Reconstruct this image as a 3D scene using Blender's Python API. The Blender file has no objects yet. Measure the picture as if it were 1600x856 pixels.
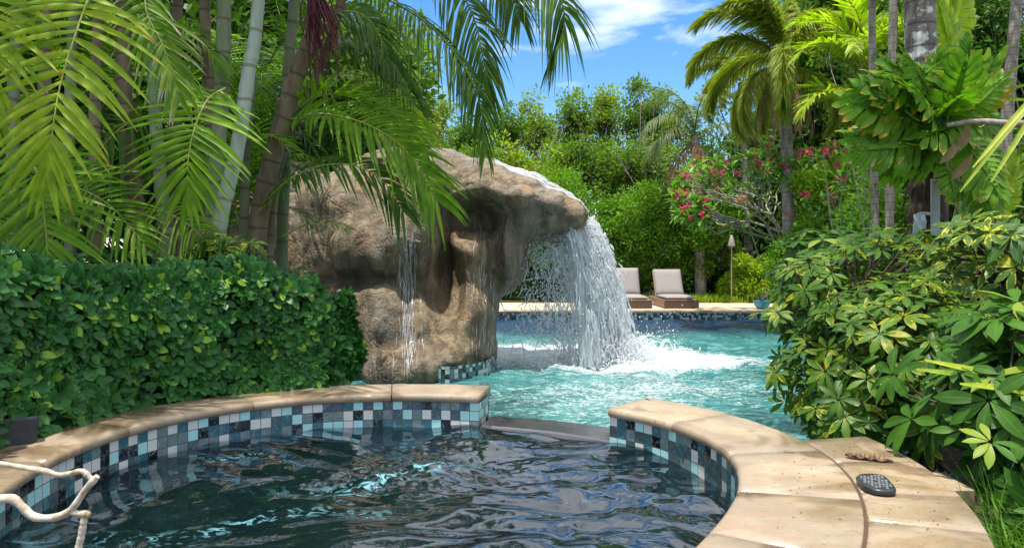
import bpy, math, random
import numpy as np
from mathutils import Vector, noise
from mathutils.bvhtree import BVHTree
from mathutils.geometry import tessellate_polygon
R = math.radians
random.seed(7); RNG = np.random.default_rng(7)
SC = bpy.context.scene; COL = SC.collection

# ------------------------------------------------------------------ camera, sky, sun, exposure
CZ, FPX, HY = 1.10, 1100.0, 410.0
cam = bpy.data.cameras.new("camera"); cam_o = bpy.data.objects.new("camera", cam); COL.objects.link(cam_o)
cam_o.location = (0, 0, CZ); cam_o.rotation_euler = (R(90), 0, 0)
cam.sensor_width = 36; cam.lens = 36 * FPX / 1600; cam.shift_y = -(428 - HY) / 1600
cam.clip_start = 0.05; cam.clip_end = 2000
SC.camera = cam_o
SUN_DIR = Vector((-0.12, -0.14, 1.0)).normalized()          # towards the sun
SUN_EL = math.asin(SUN_DIR.z); SUN_AZ = math.atan2(SUN_DIR.x, SUN_DIR.y)
w = bpy.data.worlds.new("World"); SC.world = w; w.use_nodes = True
nt = w.node_tree; nt.nodes.clear()
N = lambda t: nt.nodes.new(t)
sky = N('ShaderNodeTexSky'); sky.sky_type = 'NISHITA'; sky.sun_disc = False
sky.sun_elevation = SUN_EL; sky.sun_rotation = SUN_AZ; sky.air_density = 1.0; sky.dust_density = 0.3; sky.ozone_density = 3.0
hsv = N('ShaderNodeHueSaturation'); hsv.inputs['Saturation'].default_value = 1.28; hsv.inputs['Value'].default_value = .76
nt.links.new(sky.outputs[0], hsv.inputs['Color'])
tc = N('ShaderNodeTexCoord')
mp = N('ShaderNodeMapping'); mp.inputs['Scale'].default_value = (2.2, 2.2, 7.5); mp.inputs['Location'].default_value = (0.35, 0.1, 0.55)
nz = N('ShaderNodeTexNoise'); nz.inputs['Scale'].default_value = 1.6; nz.inputs['Detail'].default_value = 7; nz.inputs['Roughness'].default_value = 0.55
nz.inputs['Distortion'].default_value = 0.35
cr = N('ShaderNodeValToRGB'); cr.color_ramp.elements[0].position = 0.53; cr.color_ramp.elements[1].position = 0.82
cr.color_ramp.elements[1].color = (0.85, 0.85, 0.85, 1)
nt.links.new(tc.outputs['Generated'], mp.inputs[0]); nt.links.new(mp.outputs[0], nz.inputs['Vector']); nt.links.new(nz.outputs[0], cr.inputs[0])
mx = N('ShaderNodeMix'); mx.data_type = 'RGBA'; mx.inputs[7].default_value = (6.6, 6.65, 6.8, 1)
sz = N('ShaderNodeSeparateXYZ'); nt.links.new(tc.outputs['Generated'], sz.inputs[0])
mr = N('ShaderNodeMapRange'); mr.inputs['From Min'].default_value = .30; mr.inputs['From Max'].default_value = .65; mr.inputs['To Max'].default_value = .40; nt.links.new(sz.outputs['Z'], mr.inputs[0])
ad = N('ShaderNodeMath'); ad.operation = 'ADD'; nt.links.new(nz.outputs[0], ad.inputs[0]); nt.links.new(mr.outputs[0], ad.inputs[1]); nt.links.new(ad.outputs[0], cr.inputs[0])   # extra cloud added overhead, out of view, to whiten fill light and reflections
nt.links.new(cr.outputs[0], mx.inputs[0]); nt.links.new(hsv.outputs[0], mx.inputs[6])
bg = N('ShaderNodeBackground'); bg.inputs[1].default_value = 0.15
wo = N('ShaderNodeOutputWorld'); nt.links.new(mx.outputs[2], bg.inputs[0]); nt.links.new(bg.outputs[0], wo.inputs[0])
sun = bpy.data.lights.new("sun", 'SUN'); sun.energy = 3.3; sun.angle = R(0.5); sun.color = (1, 0.955, 0.87)
sun_o = bpy.data.objects.new("sun", sun); COL.objects.link(sun_o); sun_o.rotation_euler = SUN_DIR.to_track_quat('Z', 'Y').to_euler()
SC.view_settings.view_transform = 'Standard'; SC.view_settings.look = 'None'; SC.view_settings.gamma = 1
SC.view_settings.use_curve_mapping = False; SC.view_settings.exposure = 1.03
SC.render.engine = 'CYCLES'
SC.cycles.max_bounces = 7; SC.cycles.transparent_max_bounces = 10; SC.cycles.diffuse_bounces = 3; SC.cycles.glossy_bounces = 3
SC.cycles.use_denoising = True

# ------------------------------------------------------------------ helpers
def P(px, py, Y): return np.array([(px - 800) / FPX * Y, Y, CZ - (py - HY) / FPX * Y])
def Gd(px, py, z):
    Y = (CZ - z) * FPX / (py - HY); return np.array([(px - 800) / FPX * Y, Y, z])
def nrm(a): a = np.asarray(a, float); return a / np.maximum(np.linalg.norm(a, axis=-1, keepdims=True), 1e-9)

class Geo:
    def __init__(s): s.V = []; s.F = []; s.A = []; s.n = 0
    def add(s, v, f, a=None, m=0):
        v = np.asarray(v, float).reshape(-1, 3); f = np.asarray(f, int)
        if a is None: a = np.zeros((len(v), 3))
        s.V.append(v); s.A.append(np.asarray(a, float).reshape(-1, 3)); s.F.append((f + s.n, m)); s.n += len(v)
    def build(s, name, mats, parent=None, org=None, smooth=True):
        if not isinstance(mats, (list, tuple)): mats = [mats]
        V = np.concatenate(s.V); A = np.concatenate(s.A)
        if parent is not None: o_ = worg(parent)
        else: o_ = np.zeros(3) if org is None else np.asarray(org, float)
        V = V - o_
        me = bpy.data.meshes.new(name)
        tot = [f.shape[1] for f, m in s.F for _ in (0,)]
        loops = np.concatenate([f.ravel() for f, m in s.F])
        cnt = np.concatenate([np.full(len(f), f.shape[1]) for f, m in s.F]); mi = np.concatenate([np.full(len(f), m) for f, m in s.F])
        st = np.concatenate([[0], np.cumsum(cnt)[:-1]])
        me.vertices.add(len(V)); me.vertices.foreach_set('co', V.ravel())
        me.loops.add(len(loops)); me.loops.foreach_set('vertex_index', loops.astype(np.int32))
        me.polygons.add(len(cnt)); me.polygons.foreach_set('loop_start', st.astype(np.int32)); me.polygons.foreach_set('loop_total', cnt.astype(np.int32))
        me.polygons.foreach_set('material_index', mi.astype(np.int32)); me.polygons.foreach_set('use_smooth', np.full(len(cnt), smooth))
        me.update(calc_edges=True)
        at = me.attributes.new('lf', 'FLOAT_COLOR', 'POINT'); at.data.foreach_set('color', np.c_[A, np.ones(len(A))].ravel())
        for m in mats: me.materials.append(m)
        o = bpy.data.objects.new(name, me); COL.objects.link(o)
        if parent is not None: o.parent = parent
        elif org is not None: o.location = org
        return o
def worg(o):
    p = np.zeros(3)
    while o is not None: p = p + np.array(o.location); o = o.parent
    return p
def tag(o, label, cat, group=None, kind=None):
    o['label'] = label; o['category'] = cat
    if group: o['group'] = group
    if kind: o['kind'] = kind
    return o
def struct(o): o['kind'] = 'structure'; return o
def thing(name, loc, label, cat, group=None):
    o = bpy.data.objects.new(name, None); COL.objects.link(o); o.location = loc; o.empty_display_size = .1
    return tag(o, label, cat, group)

def smooth_path(pts, n):
    pts = np.asarray(pts, float); k = len(pts)
    if k == 2: t = np.linspace(0, 1, n)[:, None]; return pts[0] * (1 - t) + pts[1] * t
    ext = np.vstack([2 * pts[0] - pts[1], pts, 2 * pts[-1] - pts[-2]])
    u = np.linspace(0, k - 1 - 1e-9, n); i = u.astype(int); f = (u - i)[:, None]
    p0, p1, p2, p3 = ext[i], ext[i + 1], ext[i + 2], ext[i + 3]
    return .5 * (2 * p1 + (p2 - p0) * f + (2 * p0 - 5 * p1 + 4 * p2 - p3) * f ** 2 + (3 * p1 - p0 - 3 * p2 + p3) * f ** 3)
def tube(g, pts, rad, seg=8, m=0, cap=True, rnd=0.0):
    pts = np.asarray(pts, float); n = len(pts); rad = np.broadcast_to(np.asarray(rad, float), (n,))
    T = nrm(np.gradient(pts, axis=0)); ref = np.array([0, 0, 1.]) if abs(T[0][2]) < .8 else np.array([0, 1., 0])
    S = nrm(np.cross(T, ref)); U = nrm(np.cross(S, T))
    a = np.linspace(0, 2 * np.pi, seg, endpoint=False)
    V = pts[:, None] + rad[:, None, None] * (np.cos(a)[None, :, None] * S[:, None] + np.sin(a)[None, :, None] * U[:, None])
    i = np.arange(n - 1)[:, None]; j = np.arange(seg)[None]; j2 = (j + 1) % seg
    F = np.stack([i * seg + j, i * seg + j2, (i + 1) * seg + j2, (i + 1) * seg + j], -1).reshape(-1, 4)
    L = np.concatenate([[0], np.cumsum(np.linalg.norm(np.diff(pts, axis=0), axis=1))])
    A = np.stack([np.full((n, seg), rnd), np.broadcast_to(L[:, None], (n, seg)), np.zeros((n, seg))], -1)
    base = g.n
    g.add(V, F, A, m)
    if cap:
        for e in (0, n - 1):
            g.add(np.vstack([V[e], pts[e] + (T[e] * (1 if e else -1)) * rad[e] * .4]), [[k, (k + 1) % seg, seg] for k in range(seg)], np.tile([rnd, L[e], 0], (seg + 1, 1)), m)

def leaf_tmpl(k=4, wid=.42, fold=.12, curl=.1, tip=1.0, across=3, belly=.45):
    s = np.linspace(0, 1, k + 1); wv = np.sin(np.pi * s ** (math.log(.5) / math.log(belly))) ** .8 * wid / 2
    wv[0] = wid * .04; wv[-1] = wid * .02
    x = s; z = -curl * s ** 2
    if across == 3:
        V = np.stack([np.c_[x, -wv, z + fold * wv * 2], np.c_[x, wv * 0, z], np.c_[x, wv, z + fold * wv * 2]], 1); e = [1, 0, 1]
    else:
        V = np.stack([np.c_[x, -wv, z], np.c_[x, wv, z]], 1); e = [1, 1]
    c = V.shape[1]; F = []
    for i in range(k):
        for j in range(c - 1): F.append([i * c + j, i * c + j + 1, (i + 1) * c + j + 1, (i + 1) * c + j])
    tt = np.repeat(s, c); ee = np.tile(e, k + 1)
    return V.reshape(-1, 3), np.array(F), tt, ee
DIAMOND = (np.array([[0, 0, 0], [.5, -.26, .05], [1, 0, -.06], [.5, .26, .05]]), np.array([[0, 1, 2, 3]]), np.array([0, .5, 1, .5]), np.array([0, 1, 0, 1.]))
OVAL = leaf_tmpl(3, .5, .12, .1)
OVAL5 = leaf_tmpl(6, .50, .07, .06, belly=.58)
LONG5 = leaf_tmpl(5, .34, .1, .22, belly=.58)
def scatter(g, tm, pos, d, n, sc, rnd, m=0):
    tv, tf, tt, te = tm; pos = np.asarray(pos, float); k = len(pos)
    if k == 0: return
    d = nrm(d); y = nrm(np.cross(n, d)); z = np.cross(d, y); sc = np.broadcast_to(np.asarray(sc, float), (k,))
    V = pos[:, None] + sc[:, None, None] * (tv[None, :, 0:1] * d[:, None] + tv[None, :, 1:2] * y[:, None] + tv[None, :, 2:3] * z[:, None])
    F = tf[None] + (np.arange(k) * len(tv))[:, None, None]
    A = np.stack([np.broadcast_to(np.asarray(rnd)[:, None], (k, len(tv))), np.broadcast_to(tt, (k, len(tv))), np.broadcast_to(te, (k, len(tv)))], -1)
    g.add(V, F.reshape(-1, tf.shape[1]), A, m)
def rdir(n, rng=RNG): return nrm(rng.normal(size=(n, 3)))

# ------------------------------------------------------------------ materials
class MT:
    def __init__(s, name):
        s.m = bpy.data.materials.new(name); s.m.use_nodes = True; s.t = s.m.node_tree; s.t.nodes.clear()
        s.out = s.n('ShaderNodeOutputMaterial')
    def n(s, t, **kw):
        x = s.t.nodes.new(t)
        for k, v in kw.items(): setattr(x, k, v)
        return x
    def l(s, a, b): s.t.links.new(a, b)
    def val(s, x, inp):
        if hasattr(x, 'is_linked') or isinstance(x, bpy.types.NodeSocket): s.l(x, inp)
        else:
            if isinstance(x, (tuple, list)) and len(x) == 3: x = (*x, 1)
            inp.default_value = x
    def math(s, op, a, b=0.0, c=None, clamp=False):
        x = s.n('ShaderNodeMath', operation=op, use_clamp=clamp); s.val(a, x.inputs[0]); s.val(b, x.inputs[1])
        if c is not None: s.val(c, x.inputs[2])
        return x.outputs[0]
    def mix(s, f, a, b, mode='MIX'):
        x = s.n('ShaderNodeMix', data_type='RGBA', blend_type=mode); s.val(f, x.inputs[0]); s.val(a, x.inputs[6]); s.val(b, x.inputs[7]); return x.outputs[2]
    def ramp(s, f, stops, interp='LINEAR'):
        x = s.n('ShaderNodeValToRGB'); s.l(f, x.inputs[0]); cr = x.color_ramp; cr.interpolation = interp
        while len(cr.elements) < len(stops): cr.elements.new(.5)
        for e, (p, c) in zip(cr.elements, stops):
            e.position = p; e.color = (*c, 1) if isinstance(c, (tuple, list)) else (c, c, c, 1)
        return x.outputs[0]
    def noise(s, scale, detail=4, vec=None, rough=.55, dist=0, stretch=None, obj=False):
        x = s.n('ShaderNodeTexNoise'); x.inputs['Scale'].default_value = scale; x.inputs['Detail'].default_value = detail
        x.inputs['Roughness'].default_value = rough; x.inputs['Distortion'].default_value = dist
        v = vec if vec is not None else s.pos()
        if stretch:
            mpn = s.n('ShaderNodeMapping'); mpn.inputs['Scale'].default_value = stretch; s.l(v, mpn.inputs[0]); v = mpn.outputs[0]
        s.l(v, x.inputs['Vector']); return x.outputs[0]
    def pos(s):
        if not hasattr(s, '_p'): s._p = s.n('ShaderNodeTexCoord').outputs['Object']
        return s._p
    def attr(s):
        if not hasattr(s, '_a'):
            a = s.n('ShaderNodeAttribute', attribute_name='lf'); sp = s.n('ShaderNodeSeparateXYZ'); s.l(a.outputs['Vector'], sp.inputs[0]); s._a = sp.outputs; s._av = a.outputs['Vector']
        return s._a
    def bsdf(s, col, rough=.5, spec=.5, **kw):
        b = s.n('ShaderNodeBsdfPrincipled'); s.val(col, b.inputs['Base Color']); s.val(rough, b.inputs['Roughness']); b.inputs['Specular IOR Level'].default_value = spec
        for k, v in kw.items(): s.val(v, b.inputs[k.replace('_', ' ')])
        return b
    def bump(s, h, strength=.3, dist=.01):
        b = s.n('ShaderNodeBump'); b.inputs['Strength'].default_value = strength; b.inputs['Distance'].default_value = dist; s.l(h, b.inputs['Height']); return b.outputs[0]
    def fin(s, sh): s.l(sh, s.out.inputs[0]); return s.m

def leaf_mat(name, dark, light, trans=.35, rough=.38, tip=None, tip_at=.8, edge=None, edge_at=.8, edge_cut=.35, odd=None, odd_at=.93, tcol=None, spec=.45, nscale=14, core=False):
    M = MT(name); a = M.attr(); r, t, e = a[0], a[1], a[2]
    c = M.mix(r, dark, light)
    nn = M.noise(nscale, 3)
    c = M.mix(M.math('MULTIPLY', M.math('SUBTRACT', nn, .42, clamp=True), 1.6), c, tuple(min(1, x * 1.55 + .004) for x in light))
    if not core:   # pale midrib line
        mid = M.math('LESS_THAN', e, .1); c = M.mix(M.math('MULTIPLY', mid, .25), c, tuple(min(1, x * 1.8 + .02) for x in light))
    n2 = M.noise(9, 4)
    if edge is not None:   # variegated or browned margins
        k = M.math('ADD', M.math('MULTIPLY', e, .55), M.math('MULTIPLY', M.math('SUBTRACT', M.noise(16, 3), .5), 3.0))
        k = M.math('MULTIPLY', M.math('GREATER_THAN', k, edge_at), M.math('GREATER_THAN', r, edge_cut)); c = M.mix(k, c, edge)
    if tip is not None:
        k = M.math('ADD', t, M.math('MULTIPLY', M.math('SUBTRACT', n2, .5), .9)); k = M.math('ADD', k, M.math('MULTIPLY', M.math('SUBTRACT', r, .5), .35))
        k = M.math('MULTIPLY', M.math('SUBTRACT', k, tip_at), 6, clamp=True)
        c = M.mix(k, c, tip)
    if odd is not None: c = M.mix(M.math('GREATER_THAN', r, odd_at), c, odd)
    b = M.bsdf(c, min(.6, rough + .06), spec * .5)
    tr = M.n('ShaderNodeBsdfTranslucent')
    M.l(M.mix(1.0, c, tcol or (1.0, 1.25, .35), 'MULTIPLY') if True else c, tr.inputs[0])
    ms = M.n('ShaderNodeMixShader'); ms.inputs[0].default_value = trans; M.l(b.outputs[0], ms.inputs[1]); M.l(tr.outputs[0], ms.inputs[2])
    return M.fin(ms.outputs[0])
def bark_mat(name, c1, c2, ring=0, ringc=None, scale=12, patch=None, patch_at=.6, stretch=(1, 1, .3)):
    M = MT(name); n1 = M.noise(scale, 6, stretch=stretch)
    c = M.mix(M.ramp(n1, [(.35, 0.), (.65, 1.)]), c1, c2)
    h = n1
    if patch:
        c = M.mix(M.ramp(M.noise(scale * .45, 3), [(patch_at - .03, 0.), (patch_at + .03, 1.)]), c, patch)
    if ring:
        L = M.attr()[1]; wv = M.math('ADD', M.math('MULTIPLY', L, ring), M.math('MULTIPLY', M.noise(2.5, 2), .35))
        fr = M.math('FRACT', wv); k = M.math('MULTIPLY', M.math('LESS_THAN', fr, .10), .75); c = M.mix(k, c, ringc or tuple(x * .4 for x in c1)); h = M.math('SUBTRACT', n1, M.math('MULTIPLY', k, .8))
    b = M.bsdf(c, .8, .25); M.l(M.bump(h, .6, .012), b.inputs['Normal']); return M.fin(b.outputs[0])
def plain_mat(name, col, rough=.6, spec=.4, var=.2, scale=20, bump=.15):
    M = MT(name); n1 = M.noise(scale, 4); c = M.mix(n1, tuple(x * (1 - var) for x in col), tuple(min(1, x * (1 + var)) for x in col))
    b = M.bsdf(c, rough, spec)
    if bump: M.l(M.bump(n1, bump, .01), b.inputs['Normal'])
    return M.fin(b.outputs[0])

def stone_mat():
    M = MT('travertine'); r = M.attr()[0]
    v = M.n('ShaderNodeVectorMath', operation='ADD'); M.l(M.pos(), v.inputs[0]); cx = M.n('ShaderNodeCombineXYZ'); M.l(M.math('MULTIPLY', r, 37.), cx.inputs[0]); M.l(M.math('MULTIPLY', r, 11.), cx.inputs[1]); M.l(cx.outputs[0], v.inputs[1]); v = v.outputs[0]
    big = M.noise(2.2, 5, vec=v, dist=1.2, rough=.6); fine = M.noise(38, 6, vec=v, rough=.7)
    vein = M.noise(4.5, 6, vec=v, dist=2.4, stretch=(1, 3.2, 1))
    c = M.ramp(big, [(.3, (.20, .15, .095)), (.48, (.32, .265, .185)), (.7, (.41, .36, .28))])
    c = M.mix(M.ramp(vein, [(.50, 0.), (.56, .7), (.60, 0.)]), c, (.33, .19, .09))
    c = M.mix(M.math('MULTIPLY', M.ramp(fine, [(.30, 1.), (.42, 0.)]), .5), c, (.30, .21, .13))
    c = M.mix(M.math('MULTIPLY', r, .3), c, (.44, .31, .19)); pit_ = M.ramp(M.noise(60, 4, vec=v), [(.33, 1.), (.39, 0.)]); c = M.mix(M.math('MULTIPLY', pit_, .7), c, (.16, .10, .06)); st_ = M.ramp(M.noise(1.4, 6, vec=M.pos(), dist=1.2), [(.48, 0.), (.62, 1.)]); c = M.mix(M.math('MULTIPLY', st_, .45), c, (.19, .145, .11))
    wet = M.ramp(M.noise(2.0, 3, vec=M.pos(), dist=.6), [(.51, 0.), (.57, 1.)])
    c = M.mix(M.math('MULTIPLY', wet, .45), c, M.mix(1., c, (.62, .52, .42), 'MULTIPLY'))
    ro = M.math('SUBTRACT', .55, M.math('MULTIPLY', wet, .42))
    b = M.bsdf(c, ro, .5); M.l(M.bump(M.math('ADD', fine, M.math('MULTIPLY', vein, .7)), .35, .004), b.inputs['Normal']); return M.fin(b.outputs[0])
def tile_mat(name, size=.052, dark=False):
    M = MT(name); a = M.attr()
    u = M.math('DIVIDE', a[0], size); v = M.math('DIVIDE', a[1], size)
    fu, fv = M.math('FLOOR', u), M.math('FLOOR', v)
    cx = M.n('ShaderNodeCombineXYZ'); M.l(fu, cx.inputs[0]); M.l(fv, cx.inputs[1]); wn = M.n('ShaderNodeTexWhiteNoise', noise_dimensions='2D'); M.l(cx.outputs[0], wn.inputs['Vector'])
    c = M.ramp(wn.outputs['Value'], [(0, (.30, .55, .55)), (.16, (.52, .52, .49)), (.38, (.050, .075, .085)), (.57, (.03, .10, .125)), (.71, (.006, .006, .008)), (.87, (.12, .165, .165))], 'CONSTANT')
    c = M.mix(M.math('MULTIPLY', M.ramp(M.noise(28, 5, dist=1.5), [(.5, 0.), (.7, 1.)]), .35), c, (.25, .42, .5))
    du = M.math('ABSOLUTE', M.math('SUBTRACT', M.math('FRACT', u), .5)); dv = M.math('ABSOLUTE', M.math('SUBTRACT', M.math('FRACT', v), .5))
    gr = M.math('GREATER_THAN', M.math('MAXIMUM', du, dv), .468)
    c = M.mix(gr, c, (.05, .045, .04)); ro = M.math('ADD', .12, M.math('MULTIPLY', gr, .6))
    b = M.bsdf(c, ro, .6)
    hh = M.math('ADD', M.math('MULTIPLY', M.math('SUBTRACT', 1., gr), 1.), M.math('MULTIPLY', M.noise(18, 2), .4))
    M.l(M.bump(hh, .5, .003), b.inputs['Normal']); return M.fin(b.outputs[0])
def rock_mat():
    M = MT('artificial_rock')
    vo = M.n('ShaderNodeTexVoronoi', feature='DISTANCE_TO_EDGE'); vo.inputs['Scale'].default_value = 1.5; dv_ = M.n('ShaderNodeMixRGB') if False else None
    nv3 = M.n('ShaderNodeTexNoise'); nv3.inputs['Scale'].default_value = 1.6; nv3.inputs['Detail'].default_value = 5; M.l(M.pos(), nv3.inputs['Vector']); wv3 = M.n('ShaderNodeVectorMath', operation='MULTIPLY_ADD'); M.l(nv3.outputs['Color'], wv3.inputs[0]); wv3.inputs[1].default_value = (1.6, 1.6, 1.6); M.l(M.pos(), wv3.inputs[2]); M.l(wv3.outputs[0], vo.inputs['Vector'])
    crack = M.ramp(vo.outputs[0], [(0, 0.), (.045, 1.)])
    big = M.noise(1.1, 6, dist=.8); md = M.noise(4.5, 8, rough=.65, dist=.6, stretch=(1, 1, .55)); fine = M.noise(30, 7, rough=.7)
    c = M.ramp(md, [(.28, (.045, .030, .016)), (.42, (.145, .100, .052)), (.56, (.26, .195, .110)), (.76, (.39, .315, .195))])
    c = M.mix(M.ramp(big, [(.47, 0.), (.60, .7)]), c, M.ramp(fine, [(.35, (.10, .085, .065)), (.65, (.27, .235, .19))]))
    streak = M.noise(7, 4, stretch=(1.3, 1.3, .10), dist=.3)
    c = M.mix(M.math('MULTIPLY', M.ramp(streak, [(.47, 0.), (.60, 1.)]), .75), c, (.10, .062, .035))
    c = M.mix(M.math('MULTIPLY', M.ramp(M.noise(2.7, 5, dist=1.), [(.58, 0.), (.68, 1.)]), .5), c, (.42, .21, .075))
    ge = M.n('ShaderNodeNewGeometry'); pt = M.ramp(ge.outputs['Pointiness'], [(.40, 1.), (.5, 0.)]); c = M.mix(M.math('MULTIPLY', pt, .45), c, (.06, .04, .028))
    ro = M.ramp(M.noise(1.7, 4), [(.4, .28), (.65, .68)])
    b = M.bsdf(c, ro, .5); hh = M.math('ADD', M.math('ADD', M.math('MULTIPLY', md, 1.6), M.math('MULTIPLY', crack, .25)), M.math('MULTIPLY', fine, .75)); M.l(M.bump(hh, .95, .04), b.inputs['Normal']); return M.fin(b.outputs[0])
def soil_mat():
    M = MT('mulch_soil'); f = M.noise(26, 8, rough=.75); g = M.noise(.8, 4)
    vo = M.n('ShaderNodeTexVoronoi'); vo.inputs['Scale'].default_value = 38; M.l(M.pos(), vo.inputs['Vector'])
    c = M.ramp(f, [(.3, (.022, .014, .009)), (.5, (.075, .048, .03)), (.68, (.19, .13, .08))]); c = M.mix(M.math('MULTIPLY', M.ramp(g, [(.5, 0.), (.7, 1.)]), .4), c, (.05, .07, .02))
    b = M.bsdf(c, .95, .15); M.l(M.bump(M.math('ADD', f, vo.outputs[0]), 1., .03), b.inputs['Normal']); return M.fin(b.outputs[0])
def deck_mat():
    M = MT('sandstone_deck'); bk = M.n('ShaderNodeTexBrick'); bk.inputs['Scale'].default_value = 1.0; M.l(M.pos(), bk.inputs['Vector'])
    bk.inputs['Brick Width'].default_value = .6; bk.inputs['Row Height'].default_value = .4; bk.inputs['Mortar Size'].default_value = .008
    bk.inputs['Color1'].default_value = (.60, .50, .36, 1); bk.inputs['Color2'].default_value = (.50, .40, .28, 1); bk.inputs['Mortar'].default_value = (.25, .19, .13, 1)
    c = M.mix(.35, bk.outputs[0], M.ramp(M.noise(5, 7), [(.35, (.32, .24, .16)), (.65, (.66, .57, .44))]))
    b = M.bsdf(c, .7, .3); M.l(M.bump(M.noise(30, 6), .3, .005), b.inputs['Normal']); return M.fin(b.outputs[0])
def spa_water_mat():
    M = MT('spa_water'); fr = M.n('ShaderNodeFresnel'); fr.inputs[0].default_value = 1.48
    gl = M.n('ShaderNodeBsdfGlossy'); gl.inputs['Roughness'].default_value = .025; gl.inputs[0].default_value = (1, 1, 1, 1)
    tr = M.n('ShaderNodeBsdfTransparent'); tr.inputs[0].default_value = (.30, .46, .52, 1)
    df = M.n('ShaderNodeBsdfDiffuse'); df.inputs[0].default_value = (.006, .016, .022, 1)
    m1 = M.n('ShaderNodeMixShader'); m1.inputs[0].default_value = .45; M.l(tr.outputs[0], m1.inputs[1]); M.l(df.outputs[0], m1.inputs[2])
    nb = M.bump(M.noise(13, 2, dist=.5), .10, .02); M.l(nb, gl.inputs['Normal']); M.l(nb, fr.inputs['Normal'])
    # streaks of foam from the jets
    m2 = M.n('ShaderNodeMixShader'); M.l(M.math('MULTIPLY', fr.outputs[0], 1.35, clamp=True), m2.inputs[0]); M.l(m1.outputs[0], m2.inputs[1]); M.l(gl.outputs[0], m2.inputs[2])
    fa = M.attr()[0]
    fo = M.math('MULTIPLY', M.ramp(M.noise(17, 5, dist=1.6), [(.53, 0.), (.62, 1.)]), fa, clamp=True)
    fd = M.bsdf((.13, .32, .38), .3, .5)
    m3 = M.n('ShaderNodeMixShader'); M.l(fo, m3.inputs[0]); M.l(m2.outputs[0], m3.inputs[1]); M.l(fd.outputs[0], m3.inputs[2])
    return M.fin(m3.outputs[0])
def pool_water_mat():
    M = MT('pool_water'); a = M.attr()      # a[0] foam density, a[1] dark reflection of the far trees, painted in
    n1 = M.noise(1.3, 5, dist=.8); n2 = M.noise(7., 5, dist=1.4, stretch=(.6, 1.6, 1)); n3 = M.noise(34, 4, dist=.6, stretch=(.7, 1.2, 1))
    c = M.ramp(n1, [(.3, (.012, .095, .10)), (.55, (.035, .175, .175)), (.75, (.09, .27, .255))])
    cau = M.ramp(n2, [(.52, 0.), (.60, .55), (.68, 0.)]); c = M.mix(cau, c, (.19, .36, .345))
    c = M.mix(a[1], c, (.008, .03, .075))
    n4 = M.noise(70, 3, stretch=(.6, 1.3, 1)); fo = M.math('ADD', M.math('ADD', M.math('MULTIPLY', n3, .6), M.math('MULTIPLY', n4, .35)), M.math('MULTIPLY', n2, .5)); fo = M.math('SUBTRACT', M.math('ADD', fo, M.math('MULTIPLY', a[0], .42)), .90)
    fo = M.math('MULTIPLY', fo, 4.5, clamp=True)
    c = M.mix(fo, c, M.ramp(M.math('ADD', M.math('MULTIPLY', n4, .6), M.math('MULTIPLY', n3, .4)), [(.38, (.24, .32, .35)), (.55, (.58, .63, .65))]))
    b = M.bsdf(c, M.math('ADD', .05, M.math('MULTIPLY', fo, .5)), .5, IOR=1.33)
    M.l(M.bump(M.math('ADD', M.math('MULTIPLY', n2, 1.), M.math('MULTIPLY', n3, .5)), .5, .05), b.inputs['Normal']); return M.fin(b.outputs[0])
def falls_mat(name, alpha=1.0, streak=False):
    M = MT(name); df = M.n('ShaderNodeBsdfDiffuse'); df.inputs[0].default_value = (.90, .92, .94, 1)
    tl = M.n('ShaderNodeBsdfTranslucent'); tl.inputs[0].default_value = (.9, .92, .94, 1); gl = M.n('ShaderNodeBsdfGlossy'); gl.inputs[1].default_value = .12
    m1 = M.n('ShaderNodeMixShader'); m1.inputs[0].default_value = .6; M.l(df.outputs[0], m1.inputs[1]); M.l(tl.outputs[0], m1.inputs[2])
    m2 = M.n('ShaderNodeMixShader'); m2.inputs[0].default_value = .12; M.l(m1.outputs[0], m2.inputs[1]); M.l(gl.outputs[0], m2.inputs[2])
    tr = M.n('ShaderNodeBsdfTransparent'); m3 = M.n('ShaderNodeMixShader'); M.l(tr.outputs[0], m3.inputs[1]); M.l(m2.outputs[0], m3.inputs[2])
    if streak:
        a = M.attr(); cx = M.n('ShaderNodeCombineXYZ'); M.l(M.math('MULTIPLY', a[0], 26.), cx.inputs[0]); M.l(M.math('MULTIPLY', a[1], 2.2), cx.inputs[1]); M.l(a[2], cx.inputs[2])
        s1 = M.noise(1., 6, vec=cx.outputs[0], dist=1.1, rough=.65)
        thr = M.math('SUBTRACT', s1, M.math('MULTIPLY', M.math('ABSOLUTE', M.math('SUBTRACT', a[0], .5)), .30))
        M.l(M.math('MULTIPLY', M.ramp(thr, [(.30, 0.), (.46, 1.)]), alpha), m3.inputs[0])
        M.l(M.bump(s1, .9, .06), df.inputs['Normal']); M.l(M.bump(s1, .9, .06), gl.inputs['Normal'])
    else: m3.inputs[0].default_value = alpha
    return M.fin(m3.outputs[0])

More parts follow.
